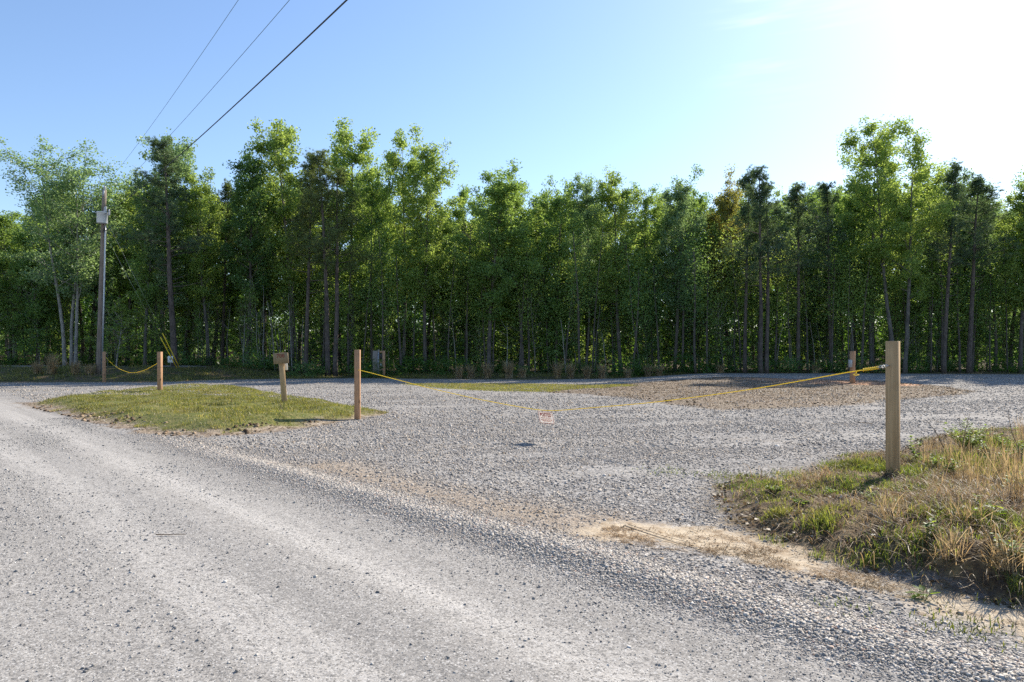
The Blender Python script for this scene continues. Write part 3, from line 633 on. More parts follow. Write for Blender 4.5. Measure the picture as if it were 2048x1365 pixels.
proto('pp', pine(155, 17, 5.0, .5, 2200, stems=2), 'bark_pine', 'needle', 17, 5.0)
for i in range(3): proto('s%d' % i, hardwood(160+i, 6, 2.6, .25, 2600, .14, .04, dens=30), ('bark_grey', 'bark_pale', 'bark_grey')[i], 'leaf_mid', 6, 2.6)
def place_tree(name, key, loc, H, W, rz, leaf=None, barkm=None, lean=0.0):
    tms, cm, H0, W0 = PROTO[key]
    e = empty(name, loc, rz); e.scale = (W/W0, W/W0, H/H0); e.rotation_euler = (lean*math.sin(rz+1), lean, rz)
    for nm, me, ov in [('trunk', t_, barkm) for t_ in tms]+[('crown', cm, leaf)]:
        o = bpy.data.objects.new(nm, me); col.objects.link(o); o.parent = e
        if ov: o.material_slots[0].link = 'OBJECT'; o.material_slots[0].material = M[ov]
    return e
# px column, depth, photo row of the top, crown width px, kind, leaf, bark, label
KEY = [
 (140, 57, 300, 168, 'clump', None, None, 'three pale trunked airy tree standing left of the utility pole'),
 (30, 62, 425, 110, 'h1', 'leaf_mid', None, 'green tree at the far left edge of the wood'),
 (75, 60, 440, 100, 'f0', 'leaf_mid', None, 'low full green tree left of the three pale trunks'),
 (232, 61, 368, 90, 'h2', 'leaf_bright', None, 'bright green tree rising just behind the utility pole'),
 (322, 58, 275, 120, 'h4', 'leaf_cool', 'bark_grey', 'pale green tree with forked grey trunk beside the tallest left pine'),
 (290, 57, 380, 95, 'h0', 'leaf_mid', 'bark_grey', 'leaning grey trunked tree between utility pole and left pine'),
 (350, 54, 263, 150, 'p1', 'needle', None, 'tall dark pine right of the utility pole with thick bare trunk'),
 (415, 59, 365, 95, 'h3', 'leaf_bright', None, 'yellow green tree right of the tall left pine'),
 (445, 62, 345, 90, 'p2', 'needle_olive', None, 'narrow pine between the left pine and dark leaved tree'),
 (495, 59, 312, 110, 'h0', 'leaf_deep', None, 'dark leaved tall tree above the leaning number post'),
 (585, 60, 257, 130, 'h1', 'leaf_bright', None, 'very tall bright tree with highest top left of centre'),
 (612, 56, 292, 110, 'p0', 'needle_olive', None, 'olive pine before the very tall bright tree'),
 (700, 61, 265, 130, 'h5', 'leaf_bright', None, 'tall bright tree behind the twin trunk pine'),
 (664, 55, 285, 140, 'pp', 'needle_olive', None, 'olive pine with two thick dark trunks close together'),
 (745, 60, 365, 80, 'h2', 'leaf_mid', None, 'shorter tree in the dip right of the twin pine'),
 (805, 60, 306, 105, 'h3', 'leaf_bright', None, 'bright rounded tree left of the taller rounded one'),
 (850, 58, 308, 115, 'h0', 'leaf_bright', 'bark_dark', 'bright rounded tree with dark trunk beside the open gap'),
 (930, 62, 385, 80, 'h4', 'leaf_mid', None, 'mid green tree at right side of the open gap'),
 (978, 57, 352, 135, 'h1', 'leaf_mid', 'bark_dark', 'broad green tree standing right of the gap with pointed top'),
 (1045, 58, 372, 105, 'h2', 'leaf_mid', None, 'round topped tree second right of the gap'),
 (1112, 59, 375, 95, 'f1', 'leaf_mid', None, 'leafy to the ground tree left of the row centre'),
 (1172, 60, 362, 85, 'h5', 'leaf_cool', None, 'slender pale green tree above the posted sign'),
 (1242, 58, 362, 115, 'h3', 'leaf_bright', 'bark_dark', 'yellow glinting dense tree right of the slender pale one'),
 (1305, 61, 400, 80, 'f2', 'leaf_mid', None, 'short green tree in the dip left of the cool green one'),
 (1350, 58, 370, 100, 'h0', 'leaf_cool', None, 'cool green rounded tree left of the right pines'),
 (1398, 62, 385, 70, 'h4', 'leaf_mid', None, 'green tree touching the yellow brown one'),
 (1432, 63, 375, 80, 'h2', 'leaf_olive', None, 'yellow brown tree left of the tall right pines'),
 (1490, 57, 318, 100, 'p0', 'needle', None, 'tall blue green pine with one straight trunk'),
 (1527, 55, 317, 120, 'pp', 'needle', None, 'tall blue green pine with two close trunks'),
 (1597, 57, 353, 100, 'p2', 'needle', None, 'blue green pine in the middle of the right pines'),
 (1663, 58, 350, 100, 'p1', 'needle', None, 'blue green pine left of the tallest right tree'),
 (1700, 61, 390, 80, 'h3', 'leaf_mid', None, 'green tree in front of the last pine beside the tallest tree'),
 (1742, 58, 285, 110, 'h1', 'leaf_mid', 'bark_grey', 'tall green tree leaning on the left of the tallest one'),
 (1802, 55, 232, 145, 'poplar', 'leaf_bright', 'bark_grey', 'tallest tree of all with twin grey trunks behind the near post'),
 (1855, 60, 340, 90, 'h5', 'leaf_bright', None, 'bright tree just right of the tallest tree'),
 (1888, 54, 312, 105, 'p0', 'needle', None, 'dark pine right of the tallest tree with low side branch'),
 (1938, 55, 335, 125, 'p2', 'needle', None, 'wide dark pine second from the right edge'),
 (1990, 59, 385, 90, 'h2', 'leaf_cool', None, 'pale green tree near the right edge'),
 (2040, 56, 372, 110, 'h0', 'leaf_bright', None, 'bright green tree cut by the right edge'),
]
rnd = random.Random(5)
for (px, D, top, wpx, key, leaf, bk, lab) in KEY:
    loc = atD(px, D); H = (zpix(top, D)-loc.z)*.965; W = wpx*D/F*1.13
    nm = 'pine_tree' if key[0] == 'p' and key != 'poplar' else 'broadleaf_tree'
    rz = 0.0 if key in ('clump', 'pp', 'poplar') else rnd.uniform(0, 6.28)
    tag(place_tree(nm, key, loc, H, W, rz, leaf, bk), lab, 'pine tree' if nm[0] == 'p' else 'tree', 'trees along the front of the wood')
# rows behind
SKYL = np.array([(-400, 420), (0, 430), (15, 350), (60, 300), (150, 290), (205, 340), (225, 370), (270, 290), (340, 265), (420, 320), (440, 380), (480, 315), (540, 290), (590, 257), (650, 262), (720, 275), (745, 340), (770, 360), (810, 308), (850, 310), (885, 350), (900, 430), (915, 430), (940, 370), (975, 352), (1010, 375), (1040, 372), (1075, 395), (1112, 375), (1145, 395), (1175, 362), (1205, 370), (1245, 362), (1285, 410), (1305, 400), (1345, 370), (1390, 390), (1440, 370), (1490, 318), (1530, 318), (1570, 360), (1600, 353), (1640, 375), (1665, 350), (1700, 370), (1740, 285), (1800, 232), (1850, 270), (1865, 340), (1890, 312), (1920, 350), (1940, 335), (1975, 380), (2048, 375), (2500, 380)])
def skyl(px): return max(float(np.interp(px+d, SKYL[:, 0], SKYL[:, 1])) for d in (-50, -30, -10, 10, 30, 50))
leaves = ['leaf_mid', 'leaf_mid', 'leaf_bright', 'leaf_deep', 'leaf_cool']
for row, (D0, step, tlo, thi) in enumerate(((65, 84, 18, 75), (71, 72, 18, 65), (78, 64, 18, 60))):
    px = -150 + row*21
    while px < 2300:
        D = D0+rnd.uniform(-2.5, 2.5); p = px+rnd.uniform(-16, 16); loc = atD(p, D)
        top = max(skyl(p), 365)+rnd.uniform(tlo, thi)
        key = rnd.choice(['h0', 'h1', 'h2', 'h3', 'h4', 'h5', 'f0', 'f1', 'f2', 'p0', 'p2'] if row else ['h0', 'h1', 'h2', 'h3', 'h4', 'h5', 'f0', 'f2', 'p1'])
        H = zpix(top, D)-loc.z; ispine = key[0] == 'p'
        e = place_tree('pine_tree' if ispine else 'broadleaf_tree', key, loc, H, rnd.uniform(4.8, 6.8), rnd.uniform(0, 6.28), 'needle' if ispine else rnd.choice(leaves))
        if ispine: tag(e, 'pine deep in the wood behind the front row', 'pine tree', 'pines deep in the wood')
        else: tag(e, 'leafy tree deep in the wood behind the front row', 'tree', 'leafy trees deep in the wood')
        px += step
# trees just past the right and left ends of the view (their shade falls into it)
for (px, D, H, key) in ((2130, 55, 16, 'h3'), (2180, 57, 16, 'p1'), (2250, 54, 17, 'h1'), (2330, 56, 18, 'h5'), (2420, 54, 19, 'p0'), (-60, 60, 15, 'h2'), (-130, 62, 16, 'h4')):
    tag(place_tree('pine_tree' if key[0] == 'p' else 'broadleaf_tree', key, atD(px, D), H, 5.5, rnd.uniform(0, 6), 'needle' if key[0] == 'p' else 'leaf_mid'), 'tree past the end of the view continuing the wood', 'tree', 'trees continuing the wood past the view')
# saplings and understorey
for i in range(66):
    px = -40 + i*32.5 + rnd.uniform(-11, 11); D = rnd.uniform(59, 64.5) if rnd.random() < .8 else rnd.uniform(57, 59)
    if 90 < px < 185: D = rnd.uniform(60, 64)
    loc = atD(px, D); H = rnd.uniform(4.0, 9.5)
    tag(place_tree('sapling', 's%d' % (i % 3), loc, H, rnd.uniform(2.0, 3.6), rnd.uniform(0, 6.28), rnd.choice(['leaf_bright', 'leaf_mid', 'leaf_mid', 'leaf_deep']), None), 'thin leafy sapling filling the edge of the wood', 'sapling', 'saplings along the edge of the wood')
tag(place_tree('sapling', 's1', atD(232, 53.5), 4.6, 4.2, 1.0, 'leaf_bright'), 'bright low spreading sapling just right of the pole base', 'sapling')
# bare thin stems in the lit understorey
for i in range(46):
    px = (rnd.uniform(395, 590) if i < 24 else rnd.uniform(600, 2040)); D = rnd.uniform(55.5, 62); loc = atD(px, D)
    g = np.random.default_rng(900+i); H = rnd.uniform(3.5, 8.5); m = MB(); pth = bend_path((0, 0, -.1), (g.normal(0, .06), 0, 1), H, 8, g, .05, .03); m.tube(pth, np.linspace(.045, .012, 9), 5)
    for j in range(5):
        q = pth[3+int(g.integers(0, 5))]; m.tube(bend_path(q, (g.normal(), g.normal(), 1.2), g.uniform(.5, 1.4), 3, g, .15), np.linspace(.014, .005, 4), 3, False)
    o = m.build('bare_sapling', M['bark_pale' if i % 3 else 'bark_grey'], None, True); o.location = loc
    tag(o, 'thin bare pale stem among the undergrowth', 'sapling', 'thin bare stems in the undergrowth')
for i in range(44):
    px = 600+i*33+rnd.uniform(-13, 13); D = rnd.uniform(55.6, 59.5); loc = atD(px, D); g = np.random.default_rng(1900+i); H = rnd.uniform(8.5, 13); m = MB()
    pth = bend_path((0, 0, -.1), (g.normal(0, .035), 0, 1), H, 10, g, .025, .02); rr_ = rnd.uniform(.06, .115); m.tube(pth, np.linspace(rr_, rr_*.35, 11), 7)
    for j in range(9):
        k = 4+int(g.integers(0, 6)); m.tube(bend_path(pth[k], (g.normal(), g.normal(), .9), g.uniform(.5, 1.9), 4, g, .15), np.linspace(.02, .006, 5), 3, False)
    e = empty('slender_tree', loc); o = m.build('trunk', M['bark_dark'], e, True)
    L_ = np.array([pth[5+int(a)] for a in g.integers(0, 6, 1500)])+g.normal(0, .75, (1500, 3)); V, q = cards(L_, .16*g.uniform(.6, 1.3, 1500), g); MB().add(V, q).build('crown', M[rnd.choice(['leaf_mid', 'leaf_bright', 'leaf_deep'])], e)
    tag(e, 'slender dark trunked tree at the front of the wood', 'tree', 'slender dark trunks along the front of the wood')
# wood far behind: one mass
g = np.random.default_rng(77); m = MB(); mt = MB()
for i in range(150):
    D = g.uniform(86, 130); px = g.uniform(-500, 2600); x0 = (px-CX)/F*D; z0 = tz(x0, D); H = g.uniform(12, 17.5); nL = 1500
    zz = z0+H*g.uniform(.08, 1, nL)**.8; fr = (zz-z0)/H; rad = 3.1*np.sin(np.pi*np.clip(fr*.85+.15, 0, 1))**.6
    a = g.uniform(0, 6.28, nL); rr_ = rad*g.uniform(0, 1, nL)**.5; kx = vnoise(a*3+i, zz*1.1, 5)
    C = np.stack([x0+np.cos(a)*rr_, D+np.sin(a)*rr_, zz], 1)[kx > .36]
    V, q = cards(C, g.uniform(.3, .6, len(C)), g); m.add(V, q)
n = 90000; D = g.uniform(64, 135, n); u_ = g.uniform(-1.05, 1.05, n); x0 = u_*D; hz0 = g.uniform(0, 1, n)**1.7*7.5
k = vnoise(x0*.45, D*.45+hz0*.5, 15) > .33; C = np.stack([x0, D, terrain(x0, D)+hz0+.1], 1)[k]
V, q = cards(C, g.uniform(.22, .5, len(C)), g); m.add(V, q)
n = 52000; D = g.uniform(98, 112, n); x0 = g.uniform(-1.15, 1.15, n)*D; C = np.stack([x0, D, terrain(x0, D)+g.uniform(0, 1, n)**1.3*10], 1)
V, q = cards(C, g.uniform(.5, .95, len(C)), g); m.add(V, q)
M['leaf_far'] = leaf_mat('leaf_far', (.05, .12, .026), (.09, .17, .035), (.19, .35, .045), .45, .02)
wm = m.build('far_wood', M['leaf_far']); tag(wm, 'mass of green trees filling the depth of the wood', 'wood', kind='stuff')
# shrubs along the forest foot
def shrub_mesh(seed, n=1500):
    g = np.random.default_rng(seed); c = g.normal(0, 1, (26, 3))*np.array([.55, .55, .28])+np.array([0, 0, .45]); i = g.integers(0, 26, n)
    C = c[i]+g.normal(0, .16, (n, 3)); C[:, 2] = np.abs(C[:, 2])+.03; return cards(C, g.uniform(.05, .12, n), g)
SH = []
for i in range(3):
    V, q = shrub_mesh(300+i); me = mesh_data('shrub', V, [q]); me.materials.append(M['leaf_far']); SH.append(me)
for i in range(44):
    px = -30+i*49+rnd.uniform(-12, 12); D = rnd.uniform(53.2, 60) if px < 1250 else rnd.uniform(56, 60)
    if px < 350: D = rnd.uniform(59.5, 62)
    o = bpy.data.objects.new('shrub', SH[i % 3]); col.objects.link(o); o.location = atD(px, D)
    if float(polydist(o.location.x, o.location.y, FOREST)) < 1.2: o.location = atD(px, 57.5)
    s = rnd.uniform(.6, 1.6); o.scale = (s*1.3, s*1.3, s); o.rotation_euler = (0, 0, rnd.uniform(0, 6.28))
    if rnd.random() < .4: o.material_slots[0].link = 'OBJECT'; o.material_slots[0].material = M[rnd.choice(['leaf_deep', 'leaf_far'])]
    tag(o, 'low leafy shrub in the shade at the foot of the trees', 'shrub', 'shrubs at the foot of the trees')
# tan sedge tufts
for (px, py, h, lab) in ((75, 757, 1.0, 'wispy tan grass tuft leftmost on the bank'), (104, 757, 1.5, 'tallest wispy tan tuft on the left bank'), (150, 752, 1.0, 'tan tuft drooping toward the pole base'),
        (180, 752, .8, 'low tan tuft at the foot of the pole'), (918, 757, .9, 'faint tan tuft right of the wooden meter rack'), (942, 759, 1.0, 'faint tan tuft in the shade before the gap trees'), (975, 758, 1.1, 'upright tan tuft left of the brightest spreading tuft'), (1018, 759, 1.3, 'brightest spreading tan tuft at the gravel edge'),
        (1045, 760, .8, 'low tan tuft right of the brightest one'), (1115, 759, 1.2, 'dim tall tan tuft under the row centre'), (1142, 759, 1.1, 'dim tan tuft left of the lit pair'), (1174, 757.5, 1.0, 'lit narrow tan tuft left of the broad one'), (1204, 756, 1.1, 'lit broad fan shaped tan tuft'),
        (1256, 753.5, .75, 'small tan tuft between the broad fan and the tall pair'), (1296, 752, 1.0, 'left tuft of the tan pair near the crest'), (1318, 751, .9, 'right tuft of the tan pair near the crest'), (1440, 749.5, .7, 'dim tan tuft under the twin trunk pine'), (1630, 751, .7, 'dim tan tuft behind the far right post')):
    D = {True: 46.5, False: 50.5}[px < 200]; loc = atD(px, D)
    while float(polydist(loc.x, loc.y, FOREST)) < .6: D += .3; loc = atD(px, D)
    if px < 200: h *= .9
    n = 170; bx = rs.normal(0, .11, n); by = rs.normal(0, .11, n)
    V, q, t_ = blades(bx, by, rs.uniform(.55, 1.1, n)*h*1.15, rs.uniform(.012, .024, n), rs.uniform(.02, .4, n), 4, z=np.zeros(n), curl=.16)
    o = MB().add(V, q, t_).build('grass_tuft', M['grass_sedge']); o.location = loc
    tag(o, lab, 'grass tuft', 'tan grass tufts at the edge of the wood')

# ---------------------------------------------------------------- wooden posts
def post(px, py, top, wd, yaw, mat, lab, name='wooden_post', group='tall wooden posts with yellow rope', lean=(0, 0), slot=None):
    p = at(px, py); H = zpix(top, p.y)-p.z
    e = empty(name, p); e.rotation_euler = (lean[0], lean[1], yaw)
    MB().bevbox((0, 0, H/2-.15), (wd, wd, H+.3), .007).build('shaft', M[mat], e)
    tag(e, lab, 'post', group); return e, p, H
near, pn, Hn = post(1785.5, 945, 683, .14, R(47), 'post_wood', 'nearest and largest wooden post standing in the roadside grass')
mid, pm, Hm = post(715, 840, 700, .14, R(3), 'post_red', 'reddish wooden post at the right tip of the grass island')
lt, pl, Hl = post(320, 782, 704, .15, R(-8), 'post_red', 'wooden post with knots at the back edge of the grass island')
fl_, pf, Hf = post(208.5, 765, 704, .15, R(-12), 'post_red', 'far left wooden post at the foot of the shaded bank')
fr_, pr, Hr = post(1705, 767, 703, .21, R(25), 'post_red', 'far right wooden post with grey box standing in red clay', group='tall wooden posts')
MB().bevbox((-.20, -.02, Hr-.68), (.13, .16, .42), .01).build('meter_box', M['meter_grey'], fr_)
for z in (.25, .62, .95, 1.3): MB().tube([(-.03, -.07, z), (-.03, -.083, z)], .014, 6).build('bolt', M['dark_iron'], lt)
# small survey stake by the far right post
p = at(1684, 778); m = MB().bevbox((0, 0, .12), (.03, .03, .4), .004); o = m.build('survey_stake', M['dark_iron']); o.location = p; tag(o, 'small dark stake in the mulch left of the far right post', 'stake')
# number post
p = at(569, 805); e = empty('number_post', p); e.rotation_euler = (0, R(-4.2), R(38)); H = zpix(706, p.y)-p.z
MB().bevbox((0, 0, H/2-.15), (.13, .13, H+.3), .006).build('shaft', M['post_wood'], e)
yaw_b = R(-22)
bd = MB().bevbox((-.02, 0, H-.16), (.43, .045, .32), .006).build('number_board', M['board_wood'], e); bd.rotation_euler = (0, 0, yaw_b-R(10)); bd.location = (-.03, -.11, 0)
def text(body, size, mat, parent, loc, rot, sx=1.0, off=0.0, name='lettering', ext=.0006):
    c = bpy.data.curves.new(name, 'FONT'); c.body = body; c.size = size; c.align_x = 'CENTER'; c.align_y = 'CENTER'; c.offset = off; c.extrude = ext; c.space_character = 1.07
    o = bpy.data.objects.new(name, c); col.objects.link(o); o.parent = parent; o.location = loc; o.rotation_euler = rot; o.scale = (sx, 1, 1); c.materials.append(M[mat])
    me = bpy.data.meshes.new_from_object(o.evaluated_get(bpy.context.evaluated_depsgraph_get())); me.name = name
    if not me.materials: me.materials.append(M[mat])
    q = bpy.data.objects.new(name, me); col.objects.link(q); q.parent = parent; q.location = loc; q.rotation_euler = rot; q.scale = (sx, 1, 1)
    bpy.data.objects.remove(o); return q
text("700", .15, 'number', bd, (-.02, -.0245, H-.09), (R(90), 0, 0), 1.0, .003, 'number', .001)
MB().bevbox((.17, .10, H-.30), (.06, .09, .46), .01).build('junction_box', M['white_plastic'], e)
tag(e, 'leaning wooden post with board numbered 700 on the grass island', 'number post')
# small dead plant stem in the island
def stem_thing(px, py, h, lab, lean=0., mat='stem', r=.008, br=3, seed=1, name='dead_stem'):
    p = at(px, py); g = np.random.default_rng(seed); m = MB(); pth = bend_path((0, 0, -.02), (lean, 0, 1), h, 7, g, .09, .0); r *= 1.5; m.tube(pth, np.linspace(r, r*.35, 8), 5)
    for j in range(br):
        q = pth[2+int(g.integers(0, 5))]; m.tube(bend_path(q, (g.normal(0, .7)+lean, g.normal(0, .7), .8), h*g.uniform(.1, .25), 3, g, .15), np.linspace(r*.5, r*.2, 4), 3, False)
    o = m.build(name, M[mat], None, True); o.location = p; return tag(o, lab, 'dead stem')
stem_thing(563, 822, .25, 'short dead stem on the grass in front of the number post', seed=2)
stem_thing(463, 806, .16, 'tiny dead stem left of the number post on the grass', seed=3)

# ---------------------------------------------------------------- ropes
def on_line(pxs, A, Bp):
    out = []
    for px, py in pxs:
        u = (px-CX)/F; t_ = (u*A.y-A.x)/((Bp.x-A.x)-u*(Bp.y-A.y)); D = A.y+t_*(Bp.y-A.y)
        out.append((u*D, D, zpix(py, D)))
    return np.array(out)
def smooth_path(P, n=60):
    P = np.asarray(P); d = np.concatenate([[0], np.cumsum(np.linalg.norm(np.diff(P, axis=0), axis=1))]); tt = np.linspace(0, d[-1], n)
    Q_ = np.stack([np.interp(tt, d, P[:, i]) for i in range(3)], 1)
    for _ in range(3): Q_[1:-1] = (Q_[:-2]+2*Q_[1:-1]+Q_[2:])/4
    return Q_
A = pm+Vector((.05, -.078, 0)); Bn = pn+Vector((-.10, .0, 0))
rp = on_line([(717, 740), (760, 751), (860, 777), (950, 797.5), (1020, 811), (1076, 820.5), (1104, 822.5), (1200, 814.5), (1300, 806), (1400, 793.5), (1500, 779.5), (1600, 762.5), (1700, 744), (1758, 735.5)], A, Bn)
rope = empty('rope', tuple(rp[0]))
def sub(P): return np.asarray(P)-np.array(rope.location)
sp = smooth_path(rp, 90)
MB().tube(sub(sp), .0078, 6).build('cord', M['yellow_rope'], rope, True)
kn = MB()
a0, a1 = rp[-2], rp[-1]; dd = unit(a1-a0)
for k in range(9):
    c = a1-dd*(.02+k*.022); kn.tube(sub([c+np.array([0, 0, .017]), c+dd*.014+np.array([.008, .008, 0]), c+np.array([0, 0, -.017]), c-dd*.01-np.array([.006, .006, 0])]), .008, 5)
kn.build('knot', M['yellow_rope'], rope, True)
tq = a1-dd*.28
MB().tube(sub([tq, tq+np.array([0, 0, -.03]), tq+np.array([-.04, 0, -.055]), tq+np.array([.0, .01, -.06]), tq+np.array([.04, 0, -.05])]), .0075, 5).build('loose_end', M['yellow_rope'], rope, True)
for kx in range(4):
    c = a1+(np.array((pn.x-.075, pn.y-.0, zpix(731.5, pn.y)))-a1)*(kx+.5)/4; a = np.linspace(0, 2*math.pi, 9); ex = unit(np.array((pn.x-.07, pn.y, 0))-np.array((a1[0], a1[1], 0)))
    ey = np.array([0, 0, 1]) if kx % 2 else np.cross(ex, [0, 0, 1])
    MB().tube(sub([c+ex*.034*math.cos(t_)+ey*.016*math.sin(t_) for t_ in a]), .0045, 5, False).build('chain_link', M['steel'], rope, True)
tag(rope, 'long yellow rope sagging across the driveway with hung sign', 'rope')
h = MB(); hz_ = zpix(732, pn.y)-pn.z
h.tube([(-.065, .02, hz_), (-.10, .035, hz_)], .006, 6); h.tube([(-.115+.018*math.cos(t_), .041+.008*math.cos(t_), hz_+.018*math.sin(t_)) for t_ in np.linspace(0, 6.28, 11)], .0045, 5, False)
h.build('eye_bolt', M['steel'], near)
rp2 = on_line([(212, 715), (224, 728), (240, 739), (258, 745.5), (272, 746), (290, 741), (304, 733.5), (317, 726)], pf, pl)
o = MB().tube(smooth_path(rp2, 40)-rp2[0], .0095, 6).build('rope', M['yellow_rope'], None, True); o.location = rp2[0]
tag(o, 'short yellow rope sagging between the two left posts', 'rope')

# ---------------------------------------------------------------- POSTED sign
ct = on_line([(1089.5, 822.5)], A, Bn)[0]
dirx = unit(np.array([Bn.x-A.x, Bn.y-A.y, 0])); yaw = math.atan2(dirx[1], dirx[0])
sg = empty('posted_sign', tuple(ct)); sg.rotation_euler = (R(17), R(0), yaw)
SW, SH_ = .37, .245
m = MB(); nx_, nz_ = 12, 6; V = [((i/nx_-.5)*SW, .006*math.sin(i/nx_*3.1)*(j/nz_)+k_*.002, -.012-j/nz_*SH_) for k_ in (0, 1) for j in range(nz_+1) for i in range(nx_+1)]
nn_ = (nx_+1)*(nz_+1); q = [(j*(nx_+1)+i, (j+1)*(nx_+1)+i, (j+1)*(nx_+1)+i+1, j*(nx_+1)+i+1) for j in range(nz_) for i in range(nx_)]
q2 = [tuple(a+nn_ for a in reversed(f)) for f in q]
MB().add(V, q+q2).build('panel', M['sign_white'], sg)
fy = -.0032
bdm = MB()
for (cx_, cz, sx, sz) in ((0, -.021, SW-.012, .009), (0, -SH_-.003, SW-.012, .009), (-SW/2+.009, -.012-SH_/2, .009, SH_-.024), (SW/2-.009, -.012-SH_/2, .009, SH_-.024)): bdm.box((cx_, fy, cz), (sx, .0016, sz))
bdm.build('border', M['sign_red'], sg)
text("POSTED", .100, 'sign_red', sg, (0, fy-.0015, -.080), (R(90), 0, 0), .76, .0028)
text("PRIVATE PROPERTY", .026, 'sign_red', sg, (0, fy-.0015, -.141), (R(90), 0, 0), 1.1, .0003)
text("HUNTING, FISHING, TRAPPING OR\nTRESPASSING FOR ANY PURPOSE\nIS STRICTLY FORBIDDEN", .0185, 'sign_red_soft', sg, (0, fy-.0015, -.19), (R(90), 0, 0), .95, .0002)
MB().tube([(-SW/2+.01, -.004, -.01), (-SW/2+.005, 0, .008), (-SW/2, .004, -.004), (-SW/2-.03, .0, -.07), (-SW/2-.075, -.02, -.19)], .0022, 5).build('tie', M['twine'], sg, True)
MB().tube([(SW/2-.02, -.006, -.012), (SW/2-.02, 0, .01), (SW/2-.02, .008, -.012)], .0022, 5).build('tie', M['twine'], sg, True)
tag(sg, 'small white POSTED sign with red letters hanging from the yellow rope', 'sign')

# ---------------------------------------------------------------- utility pole, wires, guys
PD = 47.0; pb = atD(198.5, PD); ztop = zpix(380, PD); HP = ztop-pb.z
lx = ((209-198.5)/F*PD)/HP
up_ = empty('utility_pole', pb); up_.rotation_euler = (0, math.atan(lx), 0)
zz = np.linspace(-.3, HP, 12); MB().tube([(0, 0, a) for a in zz], np.linspace(.205, .135, 12), 16).build('shaft', M['pole_wood'], up_, True)
zt = zpix(438, PD)-pb.z
tf = MB(); tf.tube([(0, 0, a) for a in (-.39, -.36, .30, .31, .36, .37, .41)], [.30, .33, .34, .37, .37, .30, .1], 20)
t1 = tf.build('transformer', M['transformer'], up_, True); t1.location = (.16, -.42, zt)
for (bx, by) in ((.22, .02), (.05, .18)):
    m = MB(); m.tube([(bx, by, .38+.05*k) for k in range(9)], [.05, .075, .045, .075, .045, .07, .04, .055, .02], 10); bo = m.build('bushing', M['porcelain'], t1, True)
MB().tube([(.33, -.0, .2), (.44, .0, .2)], .02, 6).build('arrester_bracket', M['galv'], t1)
MB().tube([(.46, 0, .16+.06*k) for k in range(8)], [.03, .07, .05, .07, .05, .07, .05, .03], 10).build('arrester', M['porcelain'], t1, True)
m = MB(); m.box((-.24, 0, .33), (.5, .05, .05)); m.box((0, .22, .2), (.16, .2, .06)); m.box((0, .22, -.2), (.16, .2, .06)); m.build('bracket', M['galv'], t1)
m = MB(); zc = zpix(452, PD)-pb.z
m.tube([(.24, -.09, -.2), (.235, -.09, zc*.5), (.20, -.09, zc-.6), (.19, -.09, zc)], .055, 10); m.build('conduit', M['galv'], up_, True)
m = MB()
for k, (a, bb) in enumerate((((-.05, -.36), (.19, -.1)), ((.2, -.3), (.2, -.1)), ((.38, -.4), (.2, -.09)))):
    z0 = zt-.38; z1 = zc; dx = -.12+.2*k
    m.tube([(a[0], a[1], z0), (a[0]+dx*.3, a[1], z0-.35), (a[0]*.5+.1, -.25, z0-.62), (bb[0], bb[1], z1-.05)], .016, 5)
m.build('drop_leads', M['wire'], up_, True)
MB().tube([(.05, -.05, HP-.05+.04*k) for k in range(9)], [.04, .09, .05, .10, .05, .11, .06, .05, .03], 12).build('insulator', M['porcelain'], up_, True)
MB().box((.03, -.14, HP-.28), (.1, .03, .5)).build('pole_top_plate', M['galv'], up_)
MB().tube([(.0, -.12, HP-.1), (.10, -.2, HP-.8), (.2, -.3, zt+.9), (.36, -.4, zt+.78)], .011, 5).build('primary_lead', M['wire'], up_, True)
for z in (2.6, 5.2, 7.6): MB().tube([(.17+.09*math.cos(t_), -.06+.09*math.sin(t_), z) for t_ in np.linspace(0, 6.28, 12)], .012, 4, False).build('strap', M['steel'], up_)
tag(up_, 'tall wooden utility pole with grey transformer and conduit', 'utility pole')
ptop = Vector((pb.x+lx*HP, PD, ztop))
END = (14., -12.)
def wire(z1, z2, sag, rad, mat, lab, dx=0.0):
    n = 60; t_ = np.linspace(0, 1, n); x0 = pb.x+lx*(z1-pb.z)+dx
    P_ = np.stack([x0+(END[0]-x0)*t_, PD+(END[1]-PD)*t_, z1+(z2-z1)*t_-sag*4*t_*(1-t_)], 1)
    o = MB().tube(P_-P_[0], rad, 5).build('power_line', M[mat], None, True); o.location = P_[0]; tag(o, lab, 'power line', 'power lines running to the utility pole')
wire(ztop+.25, 9.7, .8, .006, 'wire_green', 'thin power line, leftmost of the three in the sky')
wire(ztop-.75, 7.65, .8, .006, 'wire_green', 'thin power line, middle one of the three')
wire(zpix(430, PD), 6.4, .8, .015, 'wire', 'thick black power line, rightmost of the three')
ga = at(358, 729.5); ga = atD(358, 51.0)
for (yp, off, lab) in ((437, .10, 'upper guy wire with yellow guard running from transformer height'), (470, -.10, 'lower guy wire with yellow guard running from below the transformer')):
    z1 = zpix(yp, PD); x1 = pb.x+lx*(z1-pb.z)+.15; g0 = np.array((ga.x+off, ga.y, ga.z)); g1 = np.array((x1, PD, z1)); e = empty('guy_wire', tuple(g0))
    MB().tube([(0, 0, -.05), tuple(g1-g0)], .007, 5).build('cable', M['guy'], e)
    MB().tube([tuple((g1-g0)*f) for f in (.012, .1, .2, .255)], [.032, .038, .038, .036], 8).build('guard', M['yellow_guard'], e, True)
    tag(e, lab, 'guy wire', 'guy wires bracing the utility pole')
p = atD(341, 52.6); e = empty('marker_sign', p); MB().box((0, .03, .22), (.05, .04, .6)).build('stake', M['grey_wood'], e)
